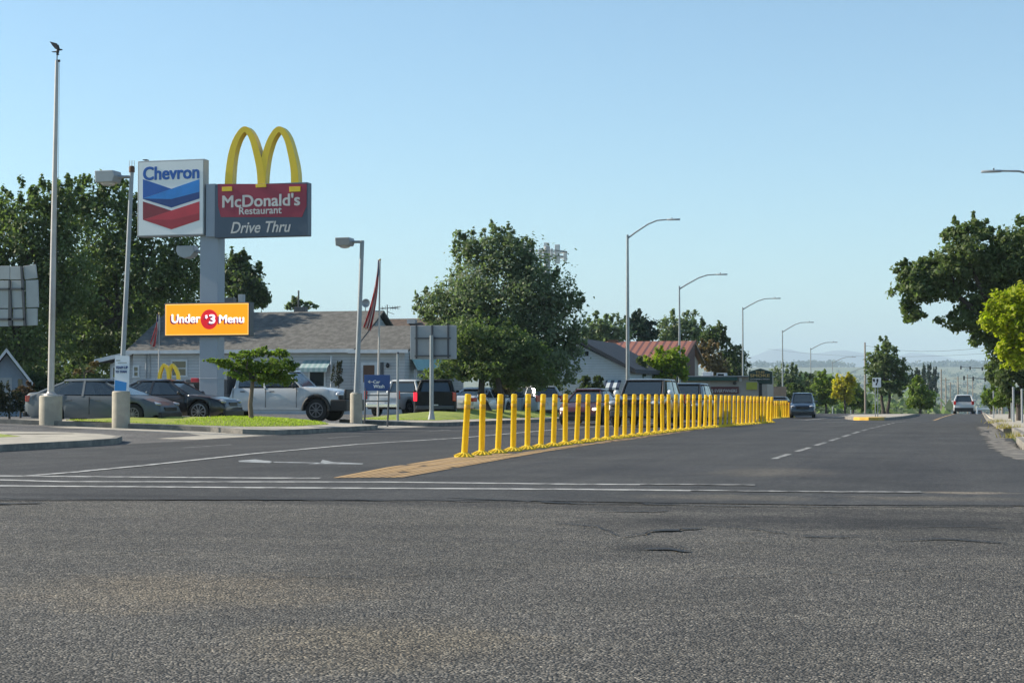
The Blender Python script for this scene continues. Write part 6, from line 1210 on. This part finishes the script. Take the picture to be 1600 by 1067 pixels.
# far town: pale warehouse, roofs
for k, (px, zc, w_, h_, c_, lab) in enumerate(((1519, 620, 11, 4.5, (.45, .30, .25), "long pink-tan warehouse far down in the valley past the white car"), (1475, 540, 6, 4, (.25, .10, .08), "small dark red roofed house far past the median evergreen"), (1462, 420, 4, 3, (.5, .5, .52), "small white house beside the evergreen, far down the road"), (1490, 900, 12, 5, (.5, .48, .46), "pale far shed in the valley above the white car"), (1545, 1100, 18, 6, (.42, .40, .38), "pale far warehouse in the valley near the utility poles"))):
    p = at(px, 600, zc); g = terr(p.x, p.y); b = empty("valley_building", (p.x, p.y, g), 0, lab, "building", "buildings down in the valley"); m_ = mat("valley_wall", c_, .8, 0, .1)
    MB().prism([(-4, -1), (4, -1), (4, h_), (0, h_ + 1.4), (-4, h_)], -w_, w_, 'yz').build("wall", m_, b); MB().prism([(-4.5, h_ - .1), (0, h_ + 1.45), (4.5, h_ - .1), (4.5, h_ + .15), (0, h_ + 1.75), (-4.5, h_ + .15)], -w_ - .4, w_ + .4, 'yz').build("roof", M['shingle'] if k != 1 else M['redroof'], b)
def woodland(name, label, spots, lm):
    P, S = [], []
    for x, y, r_, h_, n_ in spots:
        g = terr(x, y); k = max(4, n_); d = unit(k) * (rng.random(k) ** .4)[:, None]
        P.append(np.array([x, y, g + h_ * .52]) + d * np.array([r_, r_, h_ * .52])); S.append(np.full(k, r_ * .55))
    pts = np.concatenate(P); sz = np.concatenate(S); o = link(bpy.data.objects.new(name, np_mesh(name, leaf_cards(pts, sz), 4, M[lm]))); tag(o, label, "woodland", kind="stuff")
sp1 = []
for _ in range(640):
    y = 330 * (1600 / 330) ** random.random(); px = random.uniform(1130, 1640); p = at(px, 600, y); 
    if abs(p.x) < 9 + 0 * y: continue
    sp1.append((p.x, p.y, random.uniform(2.4, 5), random.uniform(6, 12), 52))
woodland("near_valley_trees", "dark green mass of valley trees beyond the crest of the road", sp1, 'greyleaf')
sp2 = []
for _ in range(900):
    y = 1600 * (5200 / 1600) ** random.random(); px = random.uniform(1080, 1660); p = at(px, 600, y)
    if random.random() < .6: p.y = round(p.y / 420) * 420 + random.uniform(-30, 30)
    sp2.append((p.x, p.y, random.uniform(5, 11), random.uniform(7, 14), 26))
for _ in range(420):
    px = random.choice((random.uniform(1130, 1330), random.uniform(1400, 1650), random.gauss(1265, 12), random.gauss(1500, 25))); p = at(px, 575, random.uniform(5900, 6400)); sp2.append((p.x, p.y, random.uniform(12, 26), random.uniform(10, 26), 22))
woodland("far_valley_trees", "hazy blue-green lines of trees across the far valley", sp2, 'pine')
